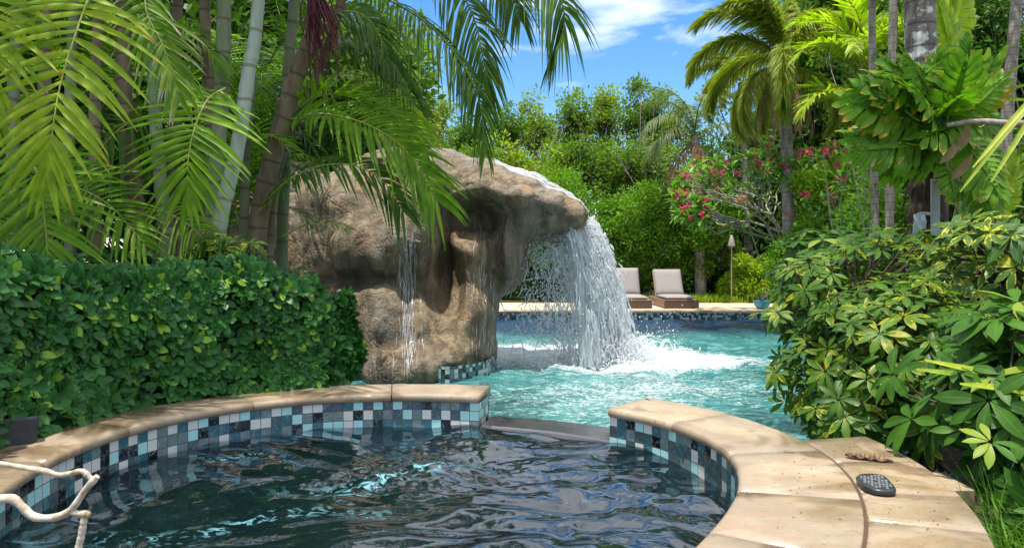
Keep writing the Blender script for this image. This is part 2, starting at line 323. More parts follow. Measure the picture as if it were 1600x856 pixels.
STONE = stone_mat(); TILE = tile_mat('glass_mosaic'); ROCK = rock_mat(); SOIL = soil_mat(); DECK = deck_mat()
SPAW = spa_water_mat(); POOLW = pool_water_mat(); FALL = falls_mat('falling_water', .72); SHEET = falls_mat('water_sheet', .95, True); MIST = falls_mat('thin_water', .6)
SPILL = plain_mat('wet_dark_stone', (.05, .05, .052), .10, .7, .5, 9, .1); PLASTER = plain_mat('dark_pool_plaster', (.014, .030, .036), .7, .2, .4, 6)
WALL = plain_mat('render_wall', (.34, .28, .2), .8, .2, .2, 8)
G_HEDGE = leaf_mat('hedge_leaf', (.009, .050, .014), (.044, .165, .026), .24, .33, odd=(.20, .36, .03), odd_at=.95, spec=.5)
G_ARECA = leaf_mat('areca_leaflet', (.08, .20, .010), (.20, .34, .018), .5, .38, tip=(.42, .26, .05), tip_at=1.05)
G_ARECA_Y = leaf_mat('backlit_yellow_areca_leaflet', (.16, .27, .012), (.34, .42, .02), .5, .38, tip=(.40, .20, .04), tip_at=.95)  # yellow of sun through the fronds put into the colour; brown tips real
G_ARECA_T = leaf_mat('torn_areca_leaflet', (.08, .19, .02), (.20, .30, .03), .42, .4, tip=(.45, .40, .33), tip_at=.78)
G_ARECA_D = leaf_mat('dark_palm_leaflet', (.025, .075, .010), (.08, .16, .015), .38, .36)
G_FOX = leaf_mat('foxtail_leaflet', (.11, .17, .018), (.34, .36, .06), .42, .4, tip=(.4, .30, .08), tip_at=1.08)
G_COCO = leaf_mat('wispy_palm_leaflet', (.06, .10, .03), (.17, .20, .07), .35, .4, tip=(.34, .27, .14), tip_at=.95)
G_YPALM = leaf_mat('bright_palm_leaflet', (.18, .30, .015), (.45, .52, .03), .5, .35, tip=(.6, .40, .04), tip_at=1.0)
G_TREE = leaf_mat('tree_leaf_mid', (.055, .13, .014), (.17, .26, .028), .45, .42, nscale=1.2, core=True)
G_TREEY = leaf_mat('tree_leaf_light', (.10, .18, .016), (.28, .35, .035), .48, .42, nscale=1.2, core=True)
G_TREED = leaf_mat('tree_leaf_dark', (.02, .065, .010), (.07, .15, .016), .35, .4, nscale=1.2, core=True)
G_SHRUB = leaf_mat('shrub_leaf', (.045, .14, .010), (.16, .30, .02), .42, .4, nscale=3, core=True)
G_LIME = leaf_mat('lime_leaf', (.13, .25, .014), (.36, .46, .03), .45, .4, core=True)
G_SCHEF = leaf_mat('umbrella_leaf', (.014, .060, .008), (.060, .155, .014), .34, .36, spec=.35, odd=(.22,.30,.03), odd_at=.93)
G_SCHEFY = leaf_mat('variegated_umbrella_leaf', (.018, .068, .008), (.085, .175, .012), .38, .36, edge=(.33, .32, .02), edge_at=.52, edge_cut=.4, spec=.45)
G_CROTON = leaf_mat('cream_yellow_leaf', (.03, .09, .02), (.10, .18, .03), .35, .35, edge=(.46, .46, .04), edge_at=.5, edge_cut=.35)
G_PHILO = leaf_mat('philodendron_leaf', (.035, .13, .012), (.15, .30, .02), .42, .34, edge=(.36, .33, .03), edge_at=.85, edge_cut=.2, tip=(.46, .32, .04), tip_at=.94, spec=.5)
G_PLUM = leaf_mat('plumeria_leaf', (.05, .15, .02), (.18, .32, .04), .4, .35)
G_PINK = leaf_mat('pink_petal', (.55, .015, .10), (.75, .05, .19), .35, .5, tcol=(1, .8, .9), core=True)
G_GRASS = leaf_mat('grass_blade', (.03, .10, .012), (.11, .22, .02), .35, .4, core=True)
G_SWORD = leaf_mat('sword_leaf', (.14, .24, .02), (.32, .36, .03), .3, .35, edge=(.5, .40, .05), edge_at=1.1, edge_cut=-1)
G_DRY = leaf_mat('dry_leaf', (.17, .09, .045), (.34, .23, .12), .3, .7, core=True)
G_PURPLE = leaf_mat('dried_purple_strand', (.07, .018, .025), (.17, .05, .05), .2, .6, core=True)
MIDRIB = plain_mat('midrib', (.30, .32, .05), .5); MIDRIB_D = plain_mat('dark_midrib', (.08, .13, .03), .5)
CANE = bark_mat('green_cane', (.13, .17, .075), (.25, .26, .16), 4.6, (.12, .10, .055), 10)
CANE_W = bark_mat('pale_waxy_cane', (.22, .28, .19), (.42, .45, .37), 4.6, (.20, .17, .10), 9)
CANE_B = bark_mat('brown_cane', (.13, .09, .055), (.26, .19, .12), 6, (.09, .06, .035), 14)
BARK_G = bark_mat('grey_ringed_bark', (.16, .13, .105), (.34, .29, .24), 11, (.09, .07, .05), 16)
BARK_L = bark_mat('lichen_bark', (.11, .095, .08), (.22, .19, .165), 6, (.07, .06, .05), 20, patch=(.55, .54, .50), patch_at=.53)
BARK_D = bark_mat('dark_bark', (.035, .025, .018), (.10, .07, .045), 0, None, 18)
BARK_P = bark_mat('plumeria_bark', (.20, .17, .135), (.36, .32, .27), 0, None, 30)
CROWNS = plain_mat('crownshaft', (.12, .20, .06), .4)

# ------------------------------------------------------------------ spa outline in the horizontal plane of the coping
ZS = .40; ZW = .225; ZPOOL = -.20
SX, SY = -.43, 2.43
_px = np.array([(-190,965),(-70,860),(0,795),(80,725),(170,690),(265,664),(430,640),(500,631),(630,628),(742,627),(940,650),(1050,675),(1130,715),(1172,755),(1170,790),(1140,828),(1100,856)], float)
_g = np.array([Gd(a, b, ZS - .045)[:2] for a, b in _px]); _th = np.arctan2(_g[:, 1] - SY, _g[:, 0] - SX); _r = np.hypot(_g[:, 0] - SX, _g[:, 1] - SY)
def _basis(t): return np.stack([np.ones_like(t), np.cos(t), np.sin(t), np.cos(2 * t), np.sin(2 * t), np.cos(3 * t), np.sin(3 * t)], -1)
_B = np.vstack([_basis(_th), np.diag([0, .2, .2, .3, .3, .5, .5])]); _c = np.linalg.lstsq(_B, np.concatenate([_r, np.zeros(7)]), rcond=None)[0]
def rad(t): return _basis(np.asarray(t, float)) @ _c
def ring(t, off=0.): t = np.asarray(t, float); r = rad(t) + off; return np.stack([SX + r * np.cos(t), SY + r * np.sin(t)], -1)
def th_of(px, py, z=ZS): g = Gd(px, py, z); return math.atan2(g[1] - SY, g[0] - SX)
TH_L = th_of(744, 620); TH_R = th_of(938, 640)      # ends of the opening where the spa spills over
print('spa', _c.round(3), 'TH', math.degrees(TH_L), math.degrees(TH_R), rad(0.), rad(R(90)), rad(R(180)))

# ------------------------------------------------------------------ setting: ground, beds, pool basin, deck
YF = 16.1
pool_edge = [(.35, 3.35), (.95, 3.1), (1.1, 2.76), (1.5, 2.78), (2.3, 3.6), (2.95, 5.6), (3.9, 9.), (5.1, 12.5), (6.1, 15.), (6.3, YF), (-9, YF), (-9, 12.6), (-5, 12.2), (-2.0, 11.2), (-.9, 10.2), (-.55, 9.6), (-1.2, 9.0), (-2.0, 8.6), (-2.1, 7.2), (-1.75, 5.2), (-1.1, 4.1), (-.6, 3.6)]
def poly_holes(g, outer, holes, z):
    loops = [[Vector((x, y, 0)) for x, y in outer]] + [[Vector((x, y, 0)) for x, y in h] for h in holes]
    fs = tessellate_polygon(loops); pts = [(p.x, p.y, z) for l in loops for p in l]
    pts = np.array(pts); fs = np.array(fs)
    a, b, c = pts[fs[:, 0]], pts[fs[:, 1]], pts[fs[:, 2]]; cz = np.cross(b - a, c - a)[:, 2]; fs[cz < 0] = fs[cz < 0][:, ::-1]
    g.add(pts, fs)
hole = [(-1.95, 1.0), (-.4, .9), (.8, 1.2), (1.3, 1.9), (1.5, 2.78)] + pool_edge[4:10] + pool_edge[10:-1] + [(-.6,3.6), (-1.4, 3.6), (-1.9, 2.6)]
g = Geo(); poly_holes(g, [(-400, -60), (400, -60), (400, 700), (-400, 700)], [hole], -.012); struct(g.build('ground', SOIL))
# raised planting bed left of the pool
g = Geo()
bed = [(-9, -.5), (-1.95, .9)] + [tuple(p) for p in ring(np.radians(np.arange(215, 96, -8)), .12)] + [(-1.1, 4.1), (-1.75, 5.2), (-2.1, 7.2), (-2.0, 8.6), (-1.2, 9.0), (-.55, 9.6), (-.9, 10.2), (-2.0, 11.2), (-5, 12.2), (-9, 12.6)]
poly_holes(g, bed, [], .345)
bb = np.array(bed); nb = len(bb)
for i in range(1, nb): # side skirt
    a, b = bb[i - 1], bb[i]; g.add([(*a, .345), (*b, .345), (*b, -.9), (*a, -.9)], [[0, 1, 2, 3]])
struct(g.build('planting_bed', SOIL, smooth=False))
# tile band of the pool below the bed edge (under the rock)
def band(g, pts, z0, z1, m=0):
    pts = np.asarray(pts, float); L = np.concatenate([[0], np.cumsum(np.linalg.norm(np.diff(pts, axis=0), axis=1))]); n = len(pts)
    V = np.concatenate([np.c_[pts, np.full(n, z0)], np.c_[pts, np.full(n, z1)]]); A = np.concatenate([np.c_[L, np.full(n, z0), L * 0], np.c_[L, np.full(n, z1), L * 0]])
    i = np.arange(n - 1); g.add(V, np.stack([i, i + 1, i + 1 + n, i + n], -1), A, m)
g = Geo(); e = smooth_path([(*p, 0) for p in pool_edge[10:]], 120)[:, :2]
e2 = []
for i in range(11, 19):
    e2.append(pool_edge[i])
ee = smooth_path([(*p, 0) for p in [(-5, 12.15), (-2.0, 11.15), (-.6, 10.1), (-.22, 9.2), (-.24, 8.35), (-.37, 7.88), (-.72, 7.58), (-1.0, 8.0), (-1.5, 8.5), (-2.4, 8.8)]], 90)[:, :2]
band(g, ee, -.21 - .25, -.02); band(g, [(-9, YF - .004), (8.6, YF - .004)], -.6, -.045)
band(g, smooth_path([(*p, 0) for p in [(1.62, 2.9), (2.3, 3.6), (2.95, 5.6), (3.9, 9.), (5.1, 12.5), (6.1, 15.), (6.3, YF)]], 60)[:, :2], -.6, -.02)
struct(g.build('pool_wall', TILE, smooth=False))
# pool deck beyond
g = Geo()
def box(g, x0, x1, y0, y1, z0, z1, m=0, a=(0, 0, 0), bev=0):
    b = min(bev, (x1 - x0) / 2.01, (y1 - y0) / 2.01, (z1 - z0) / 2.01)
    if b <= 0:
        V = [(x, y, z) for x in (x0, x1) for y in (y0, y1) for z in (z0, z1)]
        g.add(V, [[0, 1, 3, 2], [4, 6, 7, 5], [0, 4, 5, 1], [2, 3, 7, 6], [0, 2, 6, 4], [1, 5, 7, 3]], np.tile(a, (8, 1)), m); return
    xs, ys, zs = (x0, x0 + b, x1 - b, x1), (y0, y0 + b, y1 - b, y1), (z0, z0 + b, z1 - b, z1)
    V = []; idx = {}
    def vid(i, j, k):
        if (i, j, k) not in idx: idx[(i, j, k)] = len(V); V.append((xs[i], ys[j], zs[k]))
        return idx[(i, j, k)]
    F4 = []; F3 = []
    for ax in range(3):
        for s in (0, 3):
            q = []
            for u, v in ((1, 1), (2, 1), (2, 2), (1, 2)):
                t = [0, 0, 0]; t[ax] = s; t[(ax + 1) % 3] = u; t[(ax + 2) % 3] = v; q.append(vid(*t))
            F4.append(q if s else q[::-1])
    for ax in range(3):
        o1, o2 = (ax + 1) % 3, (ax + 2) % 3
        for s1 in (0, 3):
            for s2 in (0, 3):
                i1, i2 = (1 if s1 == 0 else 2), (1 if s2 == 0 else 2); q = []
                for u, (p_, q_) in ((1, (s1, i2)), (2, (s1, i2)), (2, (i1, s2)), (1, (i1, s2))):
                    t = [0, 0, 0]; t[ax] = u; t[o1] = p_; t[o2] = q_; q.append(vid(*t))
                F4.append(q if (s1 == s2) else q[::-1])
    for i in (0, 3):
        for j in (0, 3):
            for k in (0, 3):
                ii, jj, kk = [(1 if t == 0 else 2) for t in (i, j, k)]
                q = [vid(i, jj, kk), vid(ii, j, kk), vid(ii, jj, k)]
                F3.append(q if (i > 0) ^ (j > 0) ^ (k > 0) else q[::-1])
    n0 = g.n; V = np.array(V, float); A = np.tile(a, (len(V), 1)); g.add(V, F4, A, m); g.F.append((np.array(F3) + n0, m))
box(g, -12, 9, YF, 19.2, -.03, .0, bev=0); struct(g.build('pool_deck', DECK, smooth=False))
g = Geo(); x = -12.
while x < 9: box(g, x + .003, x + .597, YF - .035, YF + .30, -.04, .006, a=(random.random(), 0, 0), bev=.012); x += .6
struct(g.build('pool_coping', STONE, smooth=False))

# ------------------------------------------------------------------ pool water
def waves(X, Y, spec, seed):
    r = np.random.default_rng(seed); h = np.zeros_like(X)
    wx = .12 * np.sin(1.7 * X + 2.1 * Y) + .07 * np.sin(4.1 * X - 3.2 * Y); wy = .12 * np.sin(2.3 * X - 1.6 * Y + 1) + .06 * np.cos(3.7 * X + 4.5 * Y)
    for lam, amp, n in spec:
        for _ in range(n):
            th = r.uniform(0, 2 * np.pi); k = 2 * np.pi / (lam * r.uniform(.75, 1.3)); h += amp / math.sqrt(n) * np.sin(k * ((X + wx) * math.cos(th) + (Y + wy) * math.sin(th)) + r.uniform(0, 6.28))
    return h
FX, FY = 1.42, 9.35     # where the fall lands
xs = np.arange(-8.95, 8.7, .05); ys = np.arange(2.5, YF, .05)
X, Y = np.meshgrid(xs, ys); D = np.hypot((X - FX), (Y - FY))
H = waves(X, Y, [(1.3, .012, 6), (.5, .009, 8), (.22, .006, 10), (.12, .0025, 8)], 3)
near = np.exp(-(D / 1.7) ** 2); H = H * (1 + 1.6 * near * 1.0)
H += .03 * np.exp(-((X - FX) / .55) ** 2 - ((Y - FY) / .35) ** 2)
foam = 1.35 * np.exp(-((X - FX) / 1.15) ** 2 - ((Y - FY - .1) / 1.2) ** 2) + 1.0 * np.exp(-((X - FX + .9) / 1.7) ** 2 - ((Y - FY - .9) / 1.1) ** 2) + .55 * np.exp(-((X - FX - 1.0) / 1.6) ** 2 - ((Y - FY) / .6) ** 2) \
    + .36 * np.exp(-((X - FX - .1) / 1.7) ** 2 - ((Y - 7.3) / .55) ** 2) + .3 * np.exp(-((X - .7) / 1.3) ** 2 - ((Y - 6.4) / .8) ** 2) + .05 + .14 * np.exp(-((Y - 6.2) / 1.6) ** 2)
foam = np.clip(foam, 0, 1.3)
tree_reflection = 1 / (1 + np.exp(-(Y - 12.6 + .3 * np.sin(X * 1.3)) / .25)) * .95  # reflection of dark trees painted into the far water colour
ii = np.arange(X.size).reshape(X.shape); F = np.stack([ii[:-1, :-1], ii[:-1, 1:], ii[1:, 1:], ii[1:, :-1]], -1).reshape(-1, 4)
cxy = np.stack([X[:-1, :-1].ravel() + .025, Y[:-1, :-1].ravel() + .025], -1)
th = np.arctan2(cxy[:, 1] - SY, cxy[:, 0] - SX); keep = np.hypot(cxy[:, 0] - SX, cxy[:, 1] - SY) > rad(th) + .12
g = Geo(); g.add(np.stack([X, Y, ZPOOL + H], -1), F[keep], np.stack([foam, tree_reflection, tree_reflection * 0], -1)); struct(g.build('pool_water', POOLW))

# ------------------------------------------------------------------ spa
spa = thing('spa', (SX, SY, 0), 'round raised spa with a mosaic tile band and pale stone coping', 'spa')
tt = np.radians(np.arange(0, 361, 2.0)); g = Geo()
ring_w = np.concatenate([ring(tt)]); 
tl = np.radians(np.arange(math.degrees(TH_L), math.degrees(TH_R) + 360.01, 2.0)); tl[-1] = TH_R + 2 * math.pi
band(g, ring(tl), -.4, ZS - .045); g2p = ring(np.linspace(TH_R, TH_L, 30)); band(g, g2p, -.4, ZW - .012)
# end faces at the opening and the outer pool side
for t in (TH_L, TH_R): band(g, np.array([ring(t), ring(t, .22)]), -.4, ZS - .045)
band(g, ring(np.linspace(TH_R, TH_R - .5, 20), .23), -.6, ZS - .045); band(g, ring(np.linspace(TH_L, TH_L + .35, 12), .23), -.6, ZS - .045)
band(g, ring(np.linspace(TH_R - .02, TH_L + .02, 20), .30), -.6, ZW - .03)
g.build('tile_wall', TILE, spa, smooth=False)
g = Geo(); n = len(tt); pr = ring(tt, .0); dn = ring(tt, -.35)
V = np.concatenate([np.c_[pr, np.full(n, -.1)], np.c_[dn, np.full(n, -.5)], [[SX, SY, -.5]]]); i = np.arange(n - 1)
g.add(V, np.stack([i, i + 1, n + i + 1, n + i], -1)); g.F.append((np.stack([n + i, n + i + 1, np.full(n - 1, 2 * n)], -1) + 0, 0))
g.build('basin', PLASTER, spa)
def stone_seg(g, t0, t1, ro0, ro1, z1, th, a, off_fn=None, k=6, bn=.018):
    t = np.linspace(t0, t1, k + 1); L = []
    prof = [(0, .5), (.15, .12), (.5, 0)]
    for tcur in t:
        r0 = ring(tcur, ro0); r1 = ring(tcur, ro1); d = nrm(r1 - r0); w_ = np.linalg.norm(r1 - r0); P_ = []
        for (o, z) in ((bn * 1.2, z1 - th), (.004, z1 - th * .8), (0, z1 - th * .5), (.005, z1 - bn * .55), (bn, z1 - .003), (bn * 2.2, z1), (w_ - .005, z1), (w_ - .001, z1 - .004), (w_, z1 - th * .6), (w_ - .01, z1 - th)):
            q = r0 + d * o; P_.append((q[0], q[1], z))
        L.append(P_)
    L = np.array(L); m = L.shape[1]; i = np.arange(k)[:, None]; j = np.arange(m)[None]; j2 = (j + 1) % m
    F = np.stack([i * m + j, (i + 1) * m + j, (i + 1) * m + j2, i * m + j2], -1).reshape(-1, 4)
    A = np.tile([a, 0, 0], (L.shape[0] * m, 1)); n0 = g.n; g.add(L, F, A)
    g.F.append((np.array([[*range(m)]]) + n0, 0)); g.F.append((np.array([[*range(m)][::-1]]) + n0 + k * m, 0))
def gap(t): return .0035 / rad(t)
# left run: from the opening round the left and front
ang = TH_L; arcs = []
lens = [.46, .66, .60, .52, .58, .62, .5, .6, .55, .6, .5, .6, .5, .6]
li = 0; end = R(370) - 2 * math.pi + 2 * math.pi
for ln in lens:
    t1 = ang + ln / 1.3
    if t1 > R(300): break
    g = Geo(); stone_seg(g, ang + gap(ang), t1 - gap(ang), -.02, .285 + .01 * math.sin(li * 2.3), ZS + random.uniform(-.001, .001), .045, random.random(), bn=.014)
    g.build('coping_stone', STONE, spa); ang = t1; li += 1
# right run: opening, clockwise to the front
t = TH_R; li = 0
while t > R(-62):
    t1 = t - [.30, .40, .36, .33, .38, .35][li % 6]
    g = Geo(); stone_seg(g, t1 + gap(t), t - gap(t), -.02, .335, ZS + random.uniform(-.001, .001), .045, random.random(), bn=.014)
    g.build('coping_stone', STONE, spa); t = t1; li += 1
# outer ring: the wide platform
t = R(12.5); li = 0
while t > R(-62):
    t1 = t - [.19, .21, .17, .22, .2][li % 5]
    g = Geo(); stone_seg(g, t1 + gap(t) * .6, t - gap(t) * .6, .3385, .625, ZS + random.uniform(-.001, .001), .045, random.random(), bn=.010)
    g.build('platform_stone', STONE, spa); t = t1; li += 1
GROUT = plain_mat('grout', (.085, .055, .035), .9, .1, .3, 50)
g = Geo()
for a0, a1, o0, o1 in ((TH_L + .004, R(300), .012, .27), (R(-62), TH_R - .004, .012, .345), (R(-62), R(12.3), .345, .615)):
    tq = np.linspace(a0, a1, 70); V = np.concatenate([np.c_[ring(tq, o0), np.full(70, ZS - .006)], np.c_[ring(tq, o1), np.full(70, ZS - .006)]]); i = np.arange(69); g.add(V, np.stack([i, i + 1, i + 71, i + 70], -1))
band(g, ring(np.linspace(TH_L + .01, R(300), 120), .006), ZS - .046, ZS - .008); band(g, ring(np.linspace(R(-62), TH_R - .01, 90), .006), ZS - .046, ZS - .008); band(g, ring(np.linspace(R(-62), R(12), 60), .602), ZS - .046, ZS - .008)
g.build('grout_bed', GROUT, spa, smooth=False)
# corner piece past the platform, lower block
g = Geo(); c0 = Gd(1478, 742, ZS - .012)
box(g, c0[0] - .03, c0[0] + .10, c0[1] + .0, c0[1] + .2, .0, ZS - .06, bev=.004, a=(.8, 0, 0))
g.build('step_stone', STONE, spa, smooth=False)
g = Geo(); to = np.linspace(R(-70), R(12.5), 40); band(g, ring(to, .605), -.05, ZS - .045); band(g, np.array([ring(R(12.5), .05), ring(R(12.5), .605)]), -.6, ZS - .045)
V = np.concatenate([np.c_[ring(to, .02), np.full(40, ZS - .05)], np.c_[ring(to, .605), np.full(40, ZS - .05)]]); i = np.arange(39); g.add(V, np.stack([i, i + 1, i + 41, i + 40], -1)); g.build('outer_wall', WALL, spa, smooth=False)
# spillway
g = Geo(); k = 24; t = np.linspace(TH_R + .004, TH_L - .004, k); 
rows = [(-.012, ZW - .045), (-.016, ZW - .012), (-.006, ZW + .006), (.02, ZW + .010), (.16, ZW + .007), (.30, ZW - .002), (.318, ZW - .02), (.32, ZW - .07)]
V = np.concatenate([np.c_[ring(t, o), np.full(k, z)] for o, z in rows]); i = np.arange(k - 1)
for r_ in range(len(rows) - 1): g.add(V, np.stack([r_ * k + i, (r_ + 1) * k + i, (r_ + 1) * k + i + 1, r_ * k + i + 1], -1))
g.build('spillway', SPILL, spa)
# spa water
g = Geo(); xs = np.arange(SX - 1.42, SX + 1.42, .0115); ys = np.arange(SY - 1.42, SY + 1.42, .0115); X, Y = np.meshgrid(xs, ys)
H = waves(X, Y, [(.85, .0085, 6), (.42, .0078, 9), (.21, .0044, 14), (.11, .0013, 14)], 12)
H *= .85 + .5 * np.exp(-((X + .35) ** 2 + (Y - 2.75) ** 2) / .35)
H += .0022 * np.clip(waves(X, Y, [(.06, 1., 12)], 44), -2, 2) * np.exp(-((X + .25) ** 2 + (Y - 3.0) ** 2) / .25)
jet = np.zeros_like(X)
for (jx, jy, sx_, sy_, a_) in ((-.95, 2.35, .5, .05, .8), (-.5, 2.85, .30, .07, 1.0), (-1.25, 3.15, .12, .06, .9), (-.35, 2.95, .22, .05, .8)):
    u_ = (X - jx) * .93 + (Y - jy) * .36; v_ = -(X - jx) * .36 + (Y - jy) * .93; jet += a_ * np.exp(-(u_ / sx_) ** 2 - ((v_ - .06 * np.sin(u_ * 8)) / sy_) ** 2)
ii = np.arange(X.size).reshape(X.shape); F = np.stack([ii[:-1, :-1], ii[:-1, 1:], ii[1:, 1:], ii[1:, :-1]], -1).reshape(-1, 4)
th = np.arctan2(Y - SY, X - SX).ravel(); ok = (np.hypot(X - SX, Y - SY).ravel() < rad(th) + .012); F = F[ok[F].all(1)]
g.add(np.stack([X, Y, ZW + H], -1), F, np.stack([jet, jet * 0, jet * 0], -1)); struct(g.build('spa_water', SPAW))
# ------------------------------------------------------------------ rock grotto
def ico(c, r, sub=4):
    import bmesh
    bm = bmesh.new(); bmesh.ops.create_icosphere(bm, subdivisions=sub, radius=1)
    v = np.array([x.co[:] for x in bm.verts]) * np.array(r) + np.array(c); f = np.array([[q.index for q in x.verts] for x in bm.faces]); bm.free(); return v, f
def bl_(px, py, rx, ry, Yc, rY): c = P(px, py, Yc); s_ = Yc / FPX; return (tuple(c), (rx * s_, rY, ry * s_))
blobs = [bl_(600, 430, 165, 185, 9.3, 1.25), bl_(685, 375, 112, 143, 9.3, 1.25), bl_(745, 335, 92, 88, 9.3, 1.2), bl_(795, 326, 84, 63, 9.3, 1.0), bl_(848, 335, 60, 48, 9.3, .85), bl_(880, 341, 38, 33, 9.25, .72),
         bl_(782, 395, 44, 66, 9.25, .9), bl_(715, 490, 64, 118, 8.9, 1.0), bl_(600, 520, 130, 118, 8.8, 1.05), bl_(640, 262, 92, 30, 9.3, .8), bl_(560, 330, 90, 62, 9.3, 1.1), bl_(460, 400, 120, 150, 9.8, 1.3), bl_(350, 420, 140, 120, 10, 1.3),
         bl_(735, 540, 44, 58, 8.75, .8), bl_(640, 575, 95, 60, 8.35, .85), bl_(560, 560, 90, 70, 8.5, .9), bl_(700, 560, 52, 52, 8.3, .62)]
vs, fs, k = [], [], 0
for c, r in blobs:
    v, f = ico(c, r); vs.append(v); fs.append(f + k); k += len(v)
me = bpy.data.meshes.new('tmp'); me.from_pydata(np.concatenate(vs).tolist(), [], np.concatenate(fs).tolist()); tmp = bpy.data.objects.new('tmp', me); COL.objects.link(tmp)
md = tmp.modifiers.new('r', 'REMESH'); md.mode = 'VOXEL'; md.voxel_size = .032
ms_ = tmp.modifiers.new('s', 'SMOOTH'); ms_.iterations = 22; ms_.factor = .5
bpy.context.view_layer.update(); dg = bpy.context.evaluated_depsgraph_get(); em = bpy.data.meshes.new_from_object(tmp.evaluated_get(dg))
bpy.data.objects.remove(tmp); nv = len(em.vertices); V = np.zeros(nv * 3); em.vertices.foreach_get('co', V); V = V.reshape(-1, 3)
Nn = np.zeros(nv * 3); em.vertices.foreach_get('normal', Nn); Nn = Nn.reshape(-1, 3)
front = np.clip(-Nn[:, 1], 0, 1)
def pit(px, py, rx, ry, d):
    global V
    x0, _, z0 = P(px, py, 8.1); sc = 8.1 / FPX
    q = ((V[:, 0] - x0) / (rx * sc)) ** 2 + ((V[:, 2] - z0) / (ry * sc)) ** 2
    V[:, 1] += d * np.exp(-q ** 1.5) * front ** .5
pit(742, 338, 48, 36, .70); pit(700, 445, 30, 66, .50); pit(690, 360, 13, 100, .30); pit(775, 420, 14, 60, .15); pit(640, 450, 14, 120, .10); pit(760, 400, 14, 70, .10); pit(560, 500, 22, 90, .14)
pit(640, 350, 30, 80, -.13); pit(735, 400, 24, 34, -.20); pit(590, 380, 50, 40, -.15); pit(745, 520, 30, 60, -.10); pit(560, 440, 60, 16, .12); pit(500, 350, 40, 60, -.12); pit(660, 520, 30, 60, -.08); pit(780, 300, 60, 12, -.07); pit(830, 330, 50, 12, .08)
def fb(p, s, sx=1, sz=1, o=4): return noise.fractal(Vector((p[0] * s * sx, p[1] * s, p[2] * s * sz)), .9, 2.1, o)
d1 = np.array([fb(p, 1.5) for p in V]); d2 = np.array([noise.ridged_multi_fractal(Vector((p[0] * 2.1 + p[2] * .8, p[1] * 1.5, p[2] * 1.1 - p[0] * .5)), .8, 2.1, 5, 1., 2.) for p in V]); d3 = np.array([fb(p, 8, 1, .55) for p in V])
d4 = np.array([noise.fractal(Vector((v[0] * 3.4 + v[2] * .5, v[1] * 2, v[2] * .8)), 1., 2., 4) for v in V]); d5 = np.array([abs(noise.noise(Vector((v[0] * 1.6 + .3 * v[2], v[1] * 1.2, v[2] * 2.4 - v[0] * .9)))) for v in V])
V = V + Nn * (.050 * d1 - .022 * (d2 - 1.0) + .010 * d3 + .030 * d4 - .10 * np.exp(-(d5 / .05) ** 2) * .18)[:, None]
em.vertices.foreach_set('co', V.ravel()); em.name = 'rock_grotto'; em.materials.clear(); em.materials.append(ROCK); em.polygons.foreach_set('use_smooth', np.ones(len(em.polygons), bool)); em.update()
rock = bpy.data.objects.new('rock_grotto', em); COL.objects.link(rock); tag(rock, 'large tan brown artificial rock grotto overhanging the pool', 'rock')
BV = BVHTree.FromPolygons([Vector(v) for v in V], [tuple(p.vertices) for p in em.polygons])

# ------------------------------------------------------------------ waterfall
fall = thing('waterfall', (FX, FY, ZPOOL), 'white frothy water pouring off the rock lip into the pool', 'waterfall')
def traj(x0, y0, z0, vx, vy, t): return np.stack([x0 + vx * t, y0 + vy * t, z0 - 4.9 * t * t], -1)
tend = lambda z0: math.sqrt((z0 - ZPOOL) / 4.9)
rs = np.random.default_rng(21)
# broad sheets
g = Geo()
for lay in range(4):
    nu, nv_ = 46, 60; u = np.linspace(0, 1, nu)
    z0 = 1.66 + .05 * np.sin(u * 3) - .03 * lay; y0 = 8.72 + .80 * u ** .9 + .05 * lay; x0 = .60 + .36 * np.sin(u * 1.5) - .02 * lay; vx = .52 + .56 * u - .05 * lay + .06 * np.sin(u * 11 + lay); L = []
    for a in range(nu):
        t = np.linspace(-.22, tend(z0[a]) * 1.0, nv_); tt_ = np.maximum(t, 0)
        p = np.stack([x0[a] + vx[a] * t, np.full(nv_, y0[a]) - .15 * tt_ * (u[a] - .5) * -2, z0[a] - 4.9 * tt_ ** 2 + np.where(t < 0, -t * .30, 0)], -1)
        ph = a * .5; p[:, 1] += .035 * np.sin(13 * t + ph + lay) ; p[:, 0] += .03 * np.sin(17 * t + ph * 1.7 + lay * 2) * (t > 0); L.append(p)
    L = np.array(L); i = np.arange(nu - 1)[:, None]; j = np.arange(nv_ - 1)[None]
    F = np.stack([i * nv_ + j, i * nv_ + j + 1, (i + 1) * nv_ + j + 1, (i + 1) * nv_ + j], -1).reshape(-1, 4)
    A = np.stack([np.broadcast_to(u[:, None], (nu, nv_)), np.broadcast_to(np.linspace(0, 1, nv_)[None], (nu, nv_)), np.full((nu, nv_), lay * 3.3)], -1); g.add(L, F, A)
g.build('water_sheet', SHEET, fall)
def strands(g, n, src, rr, vxr, vyr, wob, seglen, m=0, seg=4, tmin=0.):
    for _ in range(n):
        x0, y0, z0 = src(); T_ = tend(z0); ta = rs.uniform(tmin, .93) * T_; tb = min(T_, ta + rs.uniform(*seglen)); k = max(5, int((tb - ta) * 60)); t = np.linspace(ta, tb, k)
        p = traj(x0, y0, z0, rs.uniform(*vxr), rs.uniform(*vyr), t); f = rs.uniform(8, 26, 3); ph = rs.uniform(0, 6, 3); w_ = wob * (.3 + t[:, None] * 2)
        p = p + w_ * np.sin(f[None] * t[:, None] * 2 + ph[None]); r = rs.uniform(*rr) * np.sin(np.linspace(.12, 3.05, k)) * (1 + .4 * np.sin(np.linspace(0, 9, k) + ph[0])); tube(g, p, np.abs(r) + .0008, seg, m, cap=False)
g = Geo()
